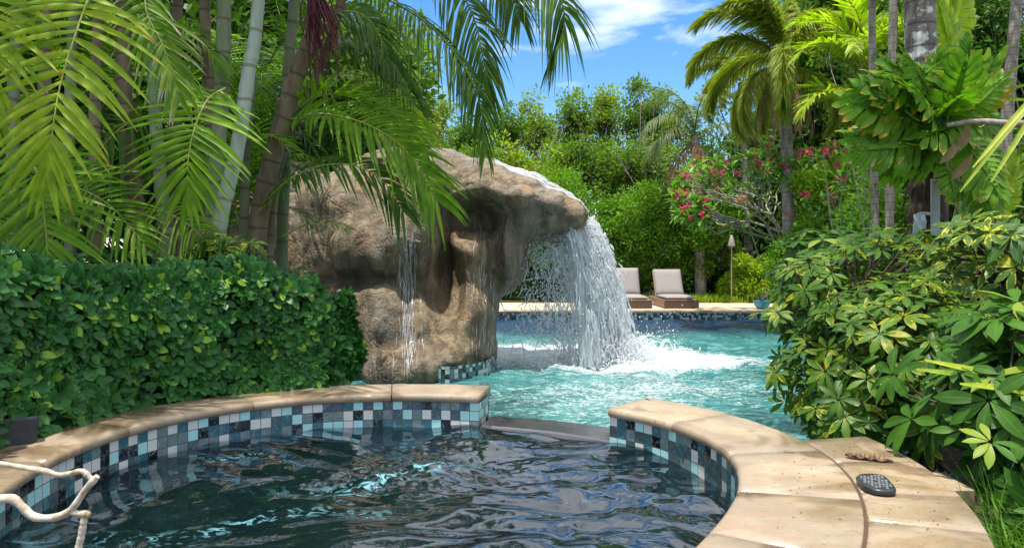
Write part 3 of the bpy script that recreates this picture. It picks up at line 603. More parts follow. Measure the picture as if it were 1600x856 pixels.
def lip_src():
    u = rs.uniform(0, 1) ** .8; return (.60 + .38 * math.sin(u * 1.5) + rs.normal(0, .025), 8.68 + .8 * u + rs.normal(0, .05), rs.uniform(1.55, 1.72), u)
def strands_u(g, n, rr, seglen, wob=.016):
    for _ in range(n):
        x0, y0, z0, u = lip_src(); T_ = tend(z0); ta = rs.uniform(0, .95) * T_; tb = min(T_, ta + rs.uniform(*seglen)); k = max(5, int((tb - ta) * 60)); t = np.linspace(ta, tb, k); v = .50 + .56 * u + rs.normal(0, .07)
        p = traj(x0, y0, z0, v, -.12 + .12 * u + rs.normal(0, .04), t) + wob * (.3 + t[:, None] * 2) * np.sin(rs.uniform(8, 26, 3)[None] * t[:, None] * 2 + rs.uniform(0, 6, 3)[None]); r = rs.uniform(*rr) * np.sin(np.linspace(.12, 3.05, k)); tube(g, p, np.abs(r) + .0008, 4, 0, cap=False)
strands_u(g, 900, (.003, .010), (.03, .12)); strands_u(g, 500, (.008, .02), (.015, .05), .03)
strands(g, 160, lambda: (rs.uniform(.88, .98), rs.uniform(8.9, 9.6), rs.uniform(1.5, 1.72)), (.003, .010), (.9, 1.3), (-.15, .15), .03, (.012, .06))
g.build('water_strand', FALL, fall)['kind'] = 'stuff'
# thin strings from under the arm of the rock
g = Geo(); strands(g, 210, lambda: (rs.uniform(.05, .85), rs.uniform(8.7, 9.6), rs.uniform(1.1, 1.5)), (.003, .009), (-.6, .5), (-.2, .2), .09, (.015, .07))
strands(g, 200, lambda: (rs.uniform(.5, .85), rs.uniform(8.7, 9.4), rs.uniform(1.2, 1.5)), (.003, .009), (-.2, .5), (-.1, .1), .05, (.015, .07)); g.build('dripping_strand', FALL, fall)['kind'] = 'stuff'
iv, if_ = ico((0, 0, 0), (1, 1, 1), 1)
def drops(g, pos, r, m=0):
    pos = np.asarray(pos); V = pos[:, None] + r[:, None, None] * iv[None] * np.array([1, 1, 1.5]); F = if_[None] + (np.arange(len(pos)) * len(iv))[:, None, None]; g.add(V, F.reshape(-1, 3), None, m)
g = Geo()
n = 8000; a = rs.uniform(0, 1, n); t = rs.uniform(.05, .66, n); p = traj(rs.uniform(.15, 1.0, n), rs.uniform(8.7, 9.8, n), rs.uniform(1.2, 1.8, n), rs.uniform(-.3, 1.25, n), rs.uniform(-.3, .3, n), t); p[:, 2] = np.maximum(p[:, 2], ZPOOL); drops(g, p, rs.uniform(.003, .009, n))
n = 2600; th = rs.uniform(0, 6.28, n); rr = np.abs(rs.normal(0, .42, n)); p = np.c_[FX + .05 + rr * np.cos(th) * 1.15, FY + rr * np.sin(th), ZPOOL + np.abs(rs.normal(0, .20, n)) * np.exp(-rr * .9)]; drops(g, p, rs.uniform(.004, .013, n))
n = 1100; p = np.c_[rs.uniform(-.1, 2.2, n), rs.uniform(8.6, 10, n), ZPOOL + np.abs(rs.normal(0, .28, n))]; drops(g, p, rs.uniform(.003, .007, n))
o = g.build('water_droplets', FALL, fall); o['kind'] = 'stuff'
# crown of the splash: short strings thrown up
g = Geo()
for _ in range(520):
    th = rs.uniform(0, 6.28); v = rs.uniform(.3, 1.3); vz = rs.uniform(.8, 2.6); t = np.linspace(0, rs.uniform(.1, .35), 7) + rs.uniform(0, .1)
    x0, y0 = FX + rs.normal(0, .18), FY + rs.normal(0, .2); p = np.stack([x0 + v * math.cos(th) * t, y0 + v * math.sin(th) * t, ZPOOL + vz * t - 4.9 * t * t], -1); p[:, 2] = np.maximum(p[:, 2], ZPOOL - .02)
    tube(g, p, rs.uniform(.004, .012) * np.array([1, 1.1, 1, .9, .7, .5, .2]), 4, 0, False)
g.build('splash', FALL, fall)['kind'] = 'stuff'
# water running over the top of the lip and down the rock face
g = Geo()
def hit(px, py):
    o_ = Vector((0, 0, CZ)); d_ = Vector(P(px, py, 1.) - np.array([0, 0, CZ])).normalized(); h = BV.ray_cast(o_, d_); return None if h[0] is None else (np.array(h[0]), np.array(h[1]))
def trickle(g, x0, y0, y1, rr, wob=1.5, lift=.012, drift=0.):
    pts = []; x = x0
    for py in np.arange(y0, y1, 3.):
        x += rs.normal(0, wob * .35) + drift; h = hit(x, py)
        if h is not None and (not pts or np.linalg.norm(h[0] - pts[-1]) < .35): pts.append(h[0] + h[1] * lift)
        elif pts: break
    if len(pts) > 4:
        pts = np.array(pts); k = len(pts); tube(g, pts, rs.uniform(*rr) * (.25 + np.abs(np.sin(np.linspace(0, rs.uniform(3, 14), k) + rs.uniform(0, 3)))) * np.sin(np.linspace(.25, 3.0, k)), 4, 0, False)
for _ in range(75):
    c = rs.normal(0, 1); y0 = rs.uniform(360, 560); trickle(g, 640 + c * (5 + (y0 - 360) * .055), y0, min(594, y0 + rs.uniform(18, 90)), (.0018, .005))
for _ in range(22): y0 = rs.uniform(280, 380); trickle(g, 622 + rs.normal(0, 16), y0, y0 + rs.uniform(8, 30), (.0015, .004))
for _ in range(34): y0 = rs.uniform(330, 560); trickle(g, 745 + rs.normal(0, 14), y0, y0 + rs.uniform(8, 45), (.0015, .0045))
for _ in range(18): y0 = rs.uniform(420, 540); trickle(g, 765 + rs.normal(0, 7), y0, y0 + rs.uniform(8, 30), (.0015, .005))
for _ in range(16): y0 = rs.uniform(300, 560); trickle(g, 690 + rs.normal(0, 50), y0, y0 + rs.uniform(5, 16), (.0015, .003))
g.build('rock_trickle', MIST, fall)['kind'] = 'stuff'
g = Geo()
for _ in range(130):
    u0 = rs.uniform(0, .8); u1 = min(1, u0 + rs.uniform(.08, .35)); yy = rs.uniform(8.75, 9.75); pts = []
    for u in np.linspace(u0, u1, 12):
        x = -.25 + 1.25 * u + 0.02 * math.sin(u * 20 + yy * 9); h = BV.ray_cast(Vector((x, yy + .05 * math.sin(u * 7 + yy * 5), 3.5)), Vector((0, 0, -1)))
        if h[0] is not None and h[0].z > 1.35: pts.append(np.array(h[0]) + np.array([0, 0, .008]))
    if len(pts) > 4: tube(g, pts, rs.uniform(.004, .012) * np.sin(np.linspace(.3, 2.9, len(pts))), 4, 0, False)
g.build('overflow_water', FALL, fall)['kind'] = 'stuff'

# ------------------------------------------------------------------ hedge
hedge = thing('hedge', (-1.9, 3.4, .345), 'clipped dense hedge of small glossy dark green leaves beside the rock', 'hedge')
def hedge_pt(s, q):   # s along (0 = right end), q 0..1 up the front and over the top
    th = R(112.5) + s * R(91); hx = np.minimum(q / .62, 1) ; top = np.clip((q - .62) / .38, 0, 1)
    hmax = .80 - .05 * np.sin(s * 5) - .16 * np.exp(-(s / .09) ** 2) - .07 * np.clip(s - .45, 0, 1) ; z = .36 + hx * (hmax - .12) + .12 * np.sin(top * np.pi / 2) + .0
    off = .30 + .035 * np.sin(hx * 3) + np.where(top > 0, (1 - np.cos(top * np.pi / 2)) * .9, 0) - .04 * np.sin(hx * np.pi)
    p = ring(th, off); x, y = p[..., 0], p[..., 1]
    n = np.stack([-np.cos(th), -np.sin(th), np.zeros_like(th)], -1) * (1 - top)[..., None] + np.array([0, 0, 1.]) * (.25 + .9 * top)[..., None]
    return np.stack([x, y, z], -1), nrm(n)
rs = np.random.default_rng(5); g = Geo(); n = 9500
s = rs.uniform(0, 1, n) ** 1.0; q = rs.uniform(0, 1, n); p, nn = hedge_pt(s, q)
lump = np.array([noise.noise(Vector(v * 3.2)) * .09 + noise.noise(Vector(v * 9)) * .035 for v in p]); dep = np.abs(rs.normal(0, .075, n)); p = p + nn * (lump - dep)[:, None]
# right end cap
m_ = 3600; hh = rs.uniform(0, 1, m_); bk = rs.uniform(0, 1, m_); pe, ne = hedge_pt(np.zeros(m_), hh * .62 + .0); tang = np.array([.93, .15, 0]); 
pe = pe + np.outer(bk * .9, [-.05, 1, 0]) + np.outer(np.sin(np.clip(bk, 0, .5) * np.pi) * (.06 - .03 * hh) - .02 * hh, tang); ne = nrm(tang + np.outer(.5 - bk, [0, -.9, 0]) + np.outer(hh ** 4, [0, 0, 1.]))
pe += ne * (np.array([noise.noise(Vector(v * 5)) * .06 for v in pe]) - np.abs(rs.normal(0, .03, m_)))[:, None]
p = np.vstack([p, pe]); nn = np.vstack([nn, ne]); n = len(p)
d = nrm(nn * .25 + rdir(n, rs) * .8 + np.array([0, 0, .25])); ln = nrm(nn * 1.2 + rdir(n, rs) * .55 + np.array([0, 0, .45]))
rnd = np.clip(rs.uniform(0, 1, n) ** 1.5 * (1 - 2.5 * np.concatenate([dep, np.zeros(n - len(dep))])).clip(.2, 1), 0, 1) if False else rs.uniform(0, 1, n) ** 1.4; sc = rs.uniform(.042, .085, n)
scatter(g, OVAL5, p, d, ln, sc, rnd); 
# twisted rosettes on the surface
m_ = 1500; s = rs.uniform(0, 1, m_); q = rs.uniform(0, 1, m_); pr_, nr_ = hedge_pt(s, q); pr_ = pr_ + nr_ * (np.array([noise.noise(Vector(v * 3.2)) * .09 for v in pr_]) + .015)[:, None]
for kx in range(5):
    a = rs.uniform(0, 6.28, m_); t1 = nrm(np.cross(nr_, rdir(m_, rs))); t2 = np.cross(nr_, t1); dd = t1 * np.cos(a)[:, None] + t2 * np.sin(a)[:, None] + nr_ * rs.uniform(.15, .9, m_)[:, None]; scatter(g, OVAL5, pr_, dd, nr_ + rdir(m_, rs) * .25, rs.uniform(.045, .075, m_), rs.uniform(.15, 1, m_))
g.build('foliage', G_HEDGE, hedge)
g = Geo(); # twigs and dim interior
for _ in range(420):
    s_, q_ = np.array([rs.uniform(0, 1)]), np.array([rs.uniform(.1, 1)]); a, b = hedge_pt(s_, q_); a = a[0]; b = b[0]; st = a - b * rs.uniform(.15, .4) - np.array([0, 0, .1]); tube(g, smooth_path([st, (st + a) / 2 + rdir(1, rs)[0] * .03, a + b * rs.uniform(-.02, .04)], 6), np.linspace(.005, .0018, 6), 4)
g.build('branches', BARK_D, hedge)
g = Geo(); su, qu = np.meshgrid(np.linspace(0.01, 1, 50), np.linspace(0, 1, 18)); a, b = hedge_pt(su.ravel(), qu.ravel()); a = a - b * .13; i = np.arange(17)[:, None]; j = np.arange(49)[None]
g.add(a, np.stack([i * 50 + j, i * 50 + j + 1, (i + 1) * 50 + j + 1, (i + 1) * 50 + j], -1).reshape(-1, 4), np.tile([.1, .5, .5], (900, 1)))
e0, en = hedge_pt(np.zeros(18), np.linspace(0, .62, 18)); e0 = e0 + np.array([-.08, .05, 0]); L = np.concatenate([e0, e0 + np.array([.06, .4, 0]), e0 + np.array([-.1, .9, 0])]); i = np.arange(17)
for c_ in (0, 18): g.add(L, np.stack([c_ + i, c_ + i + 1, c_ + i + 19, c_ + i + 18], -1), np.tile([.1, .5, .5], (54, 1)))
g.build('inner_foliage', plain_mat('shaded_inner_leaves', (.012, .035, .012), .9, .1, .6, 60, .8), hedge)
# black plastic planter and yellow plant behind the hedge
g = Geo(); c = Gd(22, 700, ZS); 
bx = np.array([[-.16, -.06], [.035, .085], [-.05, .22], [-.26, .08]]) ; V = []
for z, s_ in ((ZS + .002, .9), (ZS + .09, 1.0), (ZS + .10, 1.04), (ZS + .105, 1.0), (ZS + .095, .93), (ZS + .06, .9)):
    for b in bx: V.append([c[0] + b[0] * s_, c[1] + b[1] * s_, z])
F = [[r_ * 4 + j, r_ * 4 + (j + 1) % 4, (r_ + 1) * 4 + (j + 1) % 4, (r_ + 1) * 4 + j] for r_ in range(5) for j in range(4)] + [[20, 21, 22, 23]]
g.add(V, F); tag(g.build('planter', plain_mat('black_plastic', (.018, .018, .022), .45, .5, .5, 30), org=(c[0], c[1], ZS), smooth=False), 'black plastic planter corner on the stone under the hedge', 'planter')

# ------------------------------------------------------------------ palms
def frond_geo(g, path, up, n=34, L=.4, W=.022, v=12, droop=.25, sw0=78, sw1=28, u0=.08, seg=5, across=3, seed=0, ragged=.0, m=0, planes=1, rr=(.008, .003), gr=None, mr=1, twist=0.):
    r_ = np.random.default_rng(seed); path = smooth_path(path, 40) if len(path) < 30 else np.asarray(path, float)
    T = nrm(np.gradient(path, axis=0)); up = np.asarray(up, float); U = nrm(up - T * (T @ up)[:, None]); S = np.cross(T, U)
    s = np.linspace(0, 1, seg + 1)
    for side in (-1, 1):
        for pl in range(planes):
            u = np.clip(np.linspace(u0, .995, n) + np.random.default_rng(seed + 1).normal(0, .15 / n, n), 0, .999); x = u * (len(path) - 1); i = np.minimum(x.astype(int), len(path) - 2); f = (x - i)[:, None]
            b = path[i] * (1 - f) + path[i + 1] * f; t = nrm(T[i] * (1 - f) + T[i + 1] * f); uu = nrm(U[i] * (1 - f) + U[i + 1] * f); ss = np.cross(t, uu) * side
            w_ = (u - u0) / (1 - u0); ll = L * (np.clip(.35 + 2.2 * w_, 0, 1)) * (1 - .55 * np.clip(w_ - .35, 0, 1) ** 1.3 / .57) * (1 + r_.normal(0, .07, n)) * np.where(r_.uniform(0, 1, n) < ragged, r_.uniform(.3, .8, n), 1)
            sw = np.radians(sw0 + (sw1 - sw0) * w_ ** (2.4 if sw0 > 83 else 1.4) + r_.normal(0, 4, n))[:, None]; va = np.radians(v + pl * 38 - (planes > 1) * 25 + r_.normal(0, 6 + 12 * (planes > 1), n))[:, None]
            d = np.cos(sw) * t + np.sin(sw) * (ss * np.cos(va) + uu * np.sin(va))
            wd = nrm(t - d * (t * d).sum(1, keepdims=True)); up_ = np.cross(d, wd)
            wd = nrm(wd + up_ * r_.normal(twist, .22, n)[:, None]); up_ = np.cross(wd, d)
            p = b[:, None] + ll[:, None, None] * (d[:, None] * (s - .12 * s ** 2 * droop)[None, :, None] + np.array([0, 0, -1.]) * (droop * (1 + r_.normal(0, .25, n))[:, None] * s[None] ** 2)[:, :, None] + t[:, None] * (.12 * s ** 2)[None, :, None])
            wp = W * .5 * np.minimum(1, .35 + 3 * s) * (1 - s ** 2.2) + .0006
            rn = r_.uniform(0, 1, n)
            if across == 3:
                L3 = np.stack([p - wd[:, None] * wp[None, :, None] + up_[:, None] * (wp * .5)[None, :, None], p, p + wd[:, None] * wp[None, :, None] + up_[:, None] * (wp * .5)[None, :, None]], 2); ev = [1, 0, 1]
            else: L3 = np.stack([p - wd[:, None] * wp[None, :, None], p + wd[:, None] * wp[None, :, None]], 2); ev = [.6, .6]
            c = len(ev); q = (seg + 1) * c; ia = np.arange(seg)[:, None]; ja = np.arange(c - 1)[None]; f0 = np.stack([ia * c + ja, ia * c + ja + 1, (ia + 1) * c + ja + 1, (ia + 1) * c + ja], -1).reshape(-1, 4)
            F = f0[None] + (np.arange(n) * q)[:, None, None]; A = np.stack([np.broadcast_to(rn[:, None, None], (n, seg + 1, c)), np.broadcast_to(s[None, :, None], (n, seg + 1, c)), np.broadcast_to(np.array(ev)[None, None], (n, seg + 1, c))], -1)
            g.add(L3, F.reshape(-1, 4), A, m)
    gg = gr if gr is not None else g
    tube(gg, path[::2] if len(path) > 20 else path, np.linspace(rr[0], rr[1], len(path[::2]) if len(path) > 20 else len(path)), 5, 0 if gr is not None else mr)
def near_frond(root, pix, up, mat, mid=MIDRIB, **kw):
    pts = [P(*q) for q in pix]; g = Geo(); gr = Geo(); frond_geo(g, pts, up, gr=gr, **kw); tube(g, smooth_path(pts, 20), .0016, 4); o = g.build('frond', mat, root); gr.build('midrib', mid, o); return o
# shared arching frond meshes, grown along +x
def proto_mesh(name, mats, length, rise, fall, **kw):
    k = 16; t = np.linspace(0, 1, k); a = R(rise) - (R(rise) + R(fall)) * t ** 1.25; ds = length / (k - 1)
    pts = np.zeros((k, 3)); pts[1:, 0] = np.cumsum(np.cos((a[1:] + a[:-1]) / 2) * ds); pts[1:, 2] = np.cumsum(np.sin((a[1:] + a[:-1]) / 2) * ds)
    g = Geo(); gr = Geo(); frond_geo(g, smooth_path(pts, 40), (-.3, 0, 1), gr=gr, **kw); o = g.build(name, mats[0]); o2 = gr.build(name + '_midrib', mats[1]); r_ = (o.data, o2.data); bpy.data.objects.remove(o); bpy.data.objects.remove(o2); return r_
PF = {'areca': [proto_mesh('areca_frond', [G_ARECA, MIDRIB], 1.7, ri, fa, n=34, L=.46, W=.028, v=22, droop=.35, seed=i, across=2, rr=(.010, .003)) for i, (ri, fa) in enumerate([(62, 50), (45, 70), (75, 35)])],
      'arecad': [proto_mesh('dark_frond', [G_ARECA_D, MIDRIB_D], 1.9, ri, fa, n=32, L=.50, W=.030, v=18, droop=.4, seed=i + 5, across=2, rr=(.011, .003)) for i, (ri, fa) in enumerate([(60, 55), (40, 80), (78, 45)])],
      'fox': [proto_mesh('foxtail_frond', [G_FOX, MIDRIB], 2.5, ri, fa, n=80, L=.44, W=.04, v=0, droop=.6, seed=i + 9, across=2, planes=4, sw0=60, sw1=35, seg=3, rr=(.03, .008)) for i, (ri, fa) in enumerate([(55, 75), (25, 90), (70, 50)])],
      'coco': [proto_mesh('feather_frond', [G_COCO, MIDRIB_D], 2.8, ri, fa, n=52, L=.55, W=.035, v=5, droop=.8, seed=i + 14, across=2, sw0=70, sw1=30, seg=4, rr=(.03, .006)) for i, (ri, fa) in enumerate([(65, 60), (35, 85)])],
      'bright': [proto_mesh('bright_frond', [G_YPALM, MIDRIB], 1.5, ri, fa, n=22, L=.5, W=.075, v=14, droop=.25, seed=i + 18, across=2, seg=4, sw0=65, rr=(.014, .004)) for i, (ri, fa) in enumerate([(55, 50), (70, 35)])],
      'dry': [proto_mesh('dry_frond', [G_DRY, G_DRY], 2.0, -30, 88, n=34, L=.42, W=.025, v=-20, droop=.8, seed=31, across=2, sw0=50, seg=3, rr=(.02, .006))]}
def put_frond(root, kind, loc, az, tilt=0, sc=1, idx=None, roll=0):
    me = PF[kind][random.randrange(len(PF[kind])) if idx is None else idx]; o = bpy.data.objects.new('frond', me[0]); o2 = bpy.data.objects.new('midrib', me[1]); COL.objects.link(o2); o2.parent = o; COL.objects.link(o); o.parent = root; o.location = np.array(loc) - worg(root)
    o.rotation_euler = (roll, -tilt, az); o.rotation_mode = 'XYZ'; o.scale = (sc,) * 3; return o
def cane(root, pix, wpx, mat, name='cane', seg=10):
    pts = smooth_path([P(*q) for q in pix], 26); pts[-1][2] = min(pts[-1][2], .36) if pix[-1][1] > 300 else pts[-1][2]; Y = pix[0][2]; r = wpx / 2 / FPX * Y
    g = Geo(); L = np.concatenate([[0], np.cumsum(np.linalg.norm(np.diff(pts, axis=0), axis=1))]); pts2 = smooth_path(pts, 70); tube(g, pts2, r * (1 + .10 * (np.abs(np.modf(np.linspace(0, L[-1] * 7, 70))[0] - .07) < .1)) * np.linspace(.85, 1.12, 70), seg); return g.build(name, mat, root)

# clump at the far left, nearest
pa = thing('areca_palm', P(60, 430, 3.7) * [1, 1, 0] + [0, 0, .345], 'areca palm at the left edge with frond tinted backlit yellow hanging over the hedge', 'palm', 'areca palms behind the hedge')
near_frond(pa, [(175, -70, 3.45), (140, -5, 3.25), (118, 55, 3.15), (95, 130, 3.1), (82, 205, 3.05), (77, 262, 3.05)], (.12, -1, .25), G_ARECA_Y, n=23, L=.42, W=.040, v=5, droop=.20, sw0=84, sw1=16, u0=.02, seed=1, rr=(.006, .0025))
near_frond(pa, [(40, 225, 3.6), (60, 280, 3.5), (70, 345, 3.42), (76, 412, 3.36)], (.05, -1, .35), G_ARECA, n=21, L=.44, W=.030, v=4, droop=.18, sw0=86, sw1=14, u0=.0, seed=2, rr=(.005, .002))
near_frond(pa, [(228, -60, 3.5), (228, 15, 3.4), (250, 62, 3.4), (268, 110, 3.4), (279, 152, 3.4)], (.5, -1, .2), G_ARECA_T, n=34, L=.24, W=.022, v=10, droop=.35, sw0=62, sw1=25, u0=.0, seed=3, ragged=.3, rr=(.005, .002))
near_frond(pa, [(-60, 210, 3.7), (-20, 300, 3.6), (5, 360, 3.5), (20, 420, 3.5)], (.3, -1, .3), G_ARECA, n=22, L=.42, W=.028, v=6, droop=.2, seed=4, rr=(.005, .002))
near_frond(pa, [(60, 290, 4.1), (110, 290, 4.0), (170, 320, 3.9), (225, 380, 3.8)], (.1, -.8, .6), G_ARECA, n=24, L=.36, W=.024, v=10, droop=.3, seed=5, rr=(.005, .002))
near_frond(pa, [(10, -60, 3.3), (-5, 10, 3.2), (-25, 90, 3.1), (-35, 170, 3.1)], (.2, -1, .2), G_ARECA_Y, n=22, L=.40, W=.038, droop=.2, seed=6, rr=(.005, .002))
for px, mat, w_ in ((22, CANE, 20), (70, CANE_B, 22), (110, CANE, 18), (-30, CANE_B, 24), (150, CANE_B, 20)): cane(pa, [(px + 12, -330, 4.7), (px + 5, 0, 4.6), (px - 2, 200, 4.5), (px, 420, 4.5)], w_ * .8, mat)
# middle clump
pb = thing('areca_palm', P(270, 400, 4.4) * [1, 1, 0] + [0, 0, .345], 'areca palm clump with pale ringed canes and one fresh green frond', 'palm', 'areca palms behind the hedge')
near_frond(pb, [(352, 138, 3.95), (325, 155, 3.85), (305, 198, 3.75), (294, 250, 3.7), (293, 305, 3.7)], (.05, -1, .3), G_ARECA, n=21, L=.42, W=.033, v=4, droop=.16, sw0=88, sw1=12, u0=.05, seed=7, rr=(.006, .002))
cane(pb, [(352, -420, 4.7), (350, 0, 4.7), (346, 150, 4.7), (337, 280, 4.7), (333, 400, 4.7)], 23, CANE, 'cane', 12)
cane(pb, [(430, -420, 4.5), (403, 10, 4.5), (389, 110, 4.5), (371, 230, 4.5), (345, 340, 4.5), (340, 400, 4.5)], 22, CANE_W)
cane(pb, [(322, -420, 5.0), (320, 0, 5), (326, 140, 5), (330, 400, 5)], 17, CANE_B)
cane(pb, [(236, -400, 4.6), (239, 60, 4.6), (246, 230, 4.6), (265, 400, 4.6)], 19, CANE)
cane(pb, [(185, -300, 4.7), (195, 150, 4.7), (205, 260, 4.7), (222, 400, 4.7)], 23, CANE_B)
cane(pb, [(285, -300, 5.2), (275, 100, 5.2), (268, 400, 5.2)], 16, CANE_B)
near_frond(pb, [(205, 340, 4.6), (250, 330, 4.4), (300, 355, 4.3), (330, 390, 4.2)], (0, -.7, .7), G_ARECA, n=24, L=.28, W=.016, droop=.5, seed=9, rr=(.005, .002))
near_frond(pb, [(250, 180, 4.8), (205, 190, 4.6), (160, 230, 4.5), (130, 300, 4.4)], (0, -.8, .5), G_ARECA_D, n=28, L=.40, W=.02, droop=.5, seed=10, rr=(.005, .002))
# right clump leaning over the rock
pc = thing('areca_palm', P(420, 400, 5.3) * [1, 1, 0] + [0, 0, .345], 'areca palm leaning right with long green fronds drooping over the rock', 'palm', 'areca palms behind the hedge')
cane(pc, [(520, -260, 5.2), (490, 30, 5.2), (470, 100, 5.2), (450, 160, 5.2), (425, 250, 5.2), (405, 340, 5.2), (400, 420, 5.2)], 27, CANE_B, 'cane', 12)
cane(pc, [(560, -150, 5.4), (530, 15, 5.4), (500, 105, 5.4), (468, 175, 5.4), (435, 260, 5.4), (415, 420, 5.4)], 15, CANE_B)
cane(pc, [(470, -300, 5.6), (458, 20, 5.6), (450, 110, 5.6), (440, 400, 5.6)], 17, CANE)
cane(pc, [(395, 120, 5.3), (385, 240, 5.3), (380, 420, 5.3)], 14, CANE)
near_frond(pc, [(430, 215, 5.3), (480, 180, 5.15), (545, 185, 5.05), (605, 212, 5.0), (650, 255, 5.0), (682, 312, 5.0)], (-.25, -.55, .9), G_ARECA, n=40, L=.55, W=.034, v=16, droop=.30, sw0=70, seed=11, rr=(.010, .003))
near_frond(pc, [(405, 330, 5.1), (440, 290, 5.0), (490, 262, 4.95), (550, 258, 4.9), (600, 285, 4.9), (630, 330, 4.9)], (-.1, -.5, .9), G_ARECA_D, n=34, L=.42, W=.03, droop=.4, seed=12, rr=(.008, .003))
near_frond(pc, [(430, 200, 5.4), (500, 150, 5.3), (570, 160, 5.3), (640, 200, 5.3)], (-.1, -.3, 1), G_ARECA, n=36, L=.5, W=.024, droop=.2, seed=13, rr=(.008, .003), v=30)
near_frond(pc, [(440, 370, 4.9), (480, 352, 4.8), (520, 350, 4.75), (545, 358, 4.7)], (0, -.4, 1), G_ARECA_D, n=16, L=.14, W=.012, droop=.3, seed=14, rr=(.004, .002))
near_frond(pc, [(470, 110, 5.6), (540, 60, 5.6), (600, 85, 5.6), (640, 140, 5.6)], (-.1, -.5, .9), G_ARECA_D, n=36, L=.42, W=.025, droop=.7, seed=15)
near_frond(pc, [(480, 160, 5.9), (540, 115, 5.9), (600, 140, 5.9), (640, 200, 5.9), (650, 240, 5.9)], (-.1, -.5, .9), G_ARECA_Y, n=36, L=.45, W=.026, droop=.65, seed=16)
near_frond(pc, [(480, 60, 5.4), (530, 20, 5.4), (575, 30, 5.4), (610, 90, 5.4)], (-.1, -.6, .8), G_ARECA_D, n=34, L=.42, W=.024, droop=.6, seed=17)
# fronds hanging against the sky, from the same palm's crown
near_frond(pc, [(520, -60, 4.8), (600, -5, 4.7), (665, 35, 4.6), (715, 90, 4.6), (748, 155, 4.6), (758, 235, 4.6)], (-.35, -.3, .9), G_ARECA_D, n=52, L=.30, W=.020, v=-5, droop=.75, sw0=62, seed=19, rr=(.010, .003), mid=MIDRIB_D)
near_frond(pc, [(600, -90, 4.9), (690, -45, 4.8), (735, 15, 4.75), (755, 90, 4.7), (765, 150, 4.7)], (-.35, -.3, .9), G_ARECA_D, n=46, L=.34, W=.022, v=0, droop=.85, sw0=62, seed=20, rr=(.010, .003), mid=MIDRIB_D)
near_frond(pc, [(720, -120, 4.6), (800, -70, 4.5), (850, -35, 4.45), (878, 5, 4.4), (880, 50, 4.4), (862, 90, 4.4)], (-.35, -.3, .9), G_ARECA_D, n=40, L=.30, W=.022, v=0, droop=.85, sw0=62, seed=22, rr=(.009, .003), mid=MIDRIB_D)
near_frond(pc, [(640, -120, 5.1), (740, -85, 5.0), (790, -30, 4.95), (812, 30, 4.9)], (-.35, -.3, .9), G_ARECA_D, n=40, L=.32, W=.02, v=0, droop=.85, sw0=62, seed=23, mid=MIDRIB_D)
g = Geo(); rs = np.random.default_rng(8)   # dried strand cluster
for _ in range(46):
    a = P(490 + rs.normal(0, 8), -20, 4.9); b = P(505 + rs.normal(0, 16), rs.uniform(50, 130), 4.9 + rs.normal(0, .03)); mid_ = (a + b) / 2 + rdir(1, rs)[0] * .05; tube(g, smooth_path([a, mid_, b], 8), np.linspace(.007, .003, 8), 4, rnd=rs.uniform(0, 1))
g.build('dried_flower_stalk', G_PURPLE, pc)
# crowns of those canes, above and around
random.seed(3)
for root, cs in ((pa, [(34, -330, 4.3), (90, -330, 4.3), (-20, -300, 4.3), (150, -300, 4.2)]), (pb, [(352, -420, 4.7), (430, -420, 4.5), (236, -400, 4.6), (185, -300, 4.7)]), (pc, [(520, -260, 5.2), (560, -150, 5.4), (470, -300, 5.6)])):
    for c_ in cs:
        p0 = P(*c_)
        for k_ in range(5): put_frond(root, 'areca' if k_ % 2 else 'arecad', p0 + [0, 0, -.05 * k_], k_ * 1.25 + random.uniform(-.3, .3) + c_[0], random.uniform(.1, .5), random.uniform(.85, 1.15))
# low suckers filling the clumps
for root, lo, hi, Ya, Yb, n in ((pa, -80, 190, 4.9, 6.2, 22), (pb, 150, 380, 5.5, 7.0, 26), (pc, 360, 470, 5.9, 7.2, 22)):
    for _ in range(n):
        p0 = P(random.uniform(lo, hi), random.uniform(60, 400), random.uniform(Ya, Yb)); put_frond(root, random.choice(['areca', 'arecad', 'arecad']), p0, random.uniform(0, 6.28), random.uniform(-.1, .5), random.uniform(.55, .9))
# unseen taller palm added beyond the left edge to shade hedge and spa
rs = np.random.default_rng(77)
for (bx_, by_, hh_) in ((-4.6, 3.6, 5.0),):
    t_ = thing('areca_palm', (bx_, by_, .3), {-3.4: 'unseen tall areca palm added for shade beyond the left edge of the view', -4.6: 'unseen tall areca palm added for shade furthest out beyond the left edge', -3.0: 'unseen tall areca palm added for shade above the clump of canes'}[bx_], 'palm', 'areca palms behind the hedge')
    for c_ in range(5):
        ox, oy = rs.normal(0, .25, 2); lx, ly = rs.normal(0, .5, 2); tp = np.array([bx_ + ox + lx, by_ + oy + ly, hh_ + rs.normal(0, .35)]); g = Geo(); tube(g, smooth_path([[bx_ + ox, by_ + oy, .3], [bx_ + ox + lx * .3, by_ + oy + ly * .3, hh_ * .5], tp], 12), np.linspace(.055, .04, 12), 8); g.build('cane', CANE, t_)
        for k_ in range(9): put_frond(t_, 'areca' if k_ % 2 else 'arecad', tp + [0, 0, -.05 * k_], k_ * .75 + rs.uniform(-.3, .3), rs.uniform(-.2, .3), rs.uniform(1.0, 1.3))

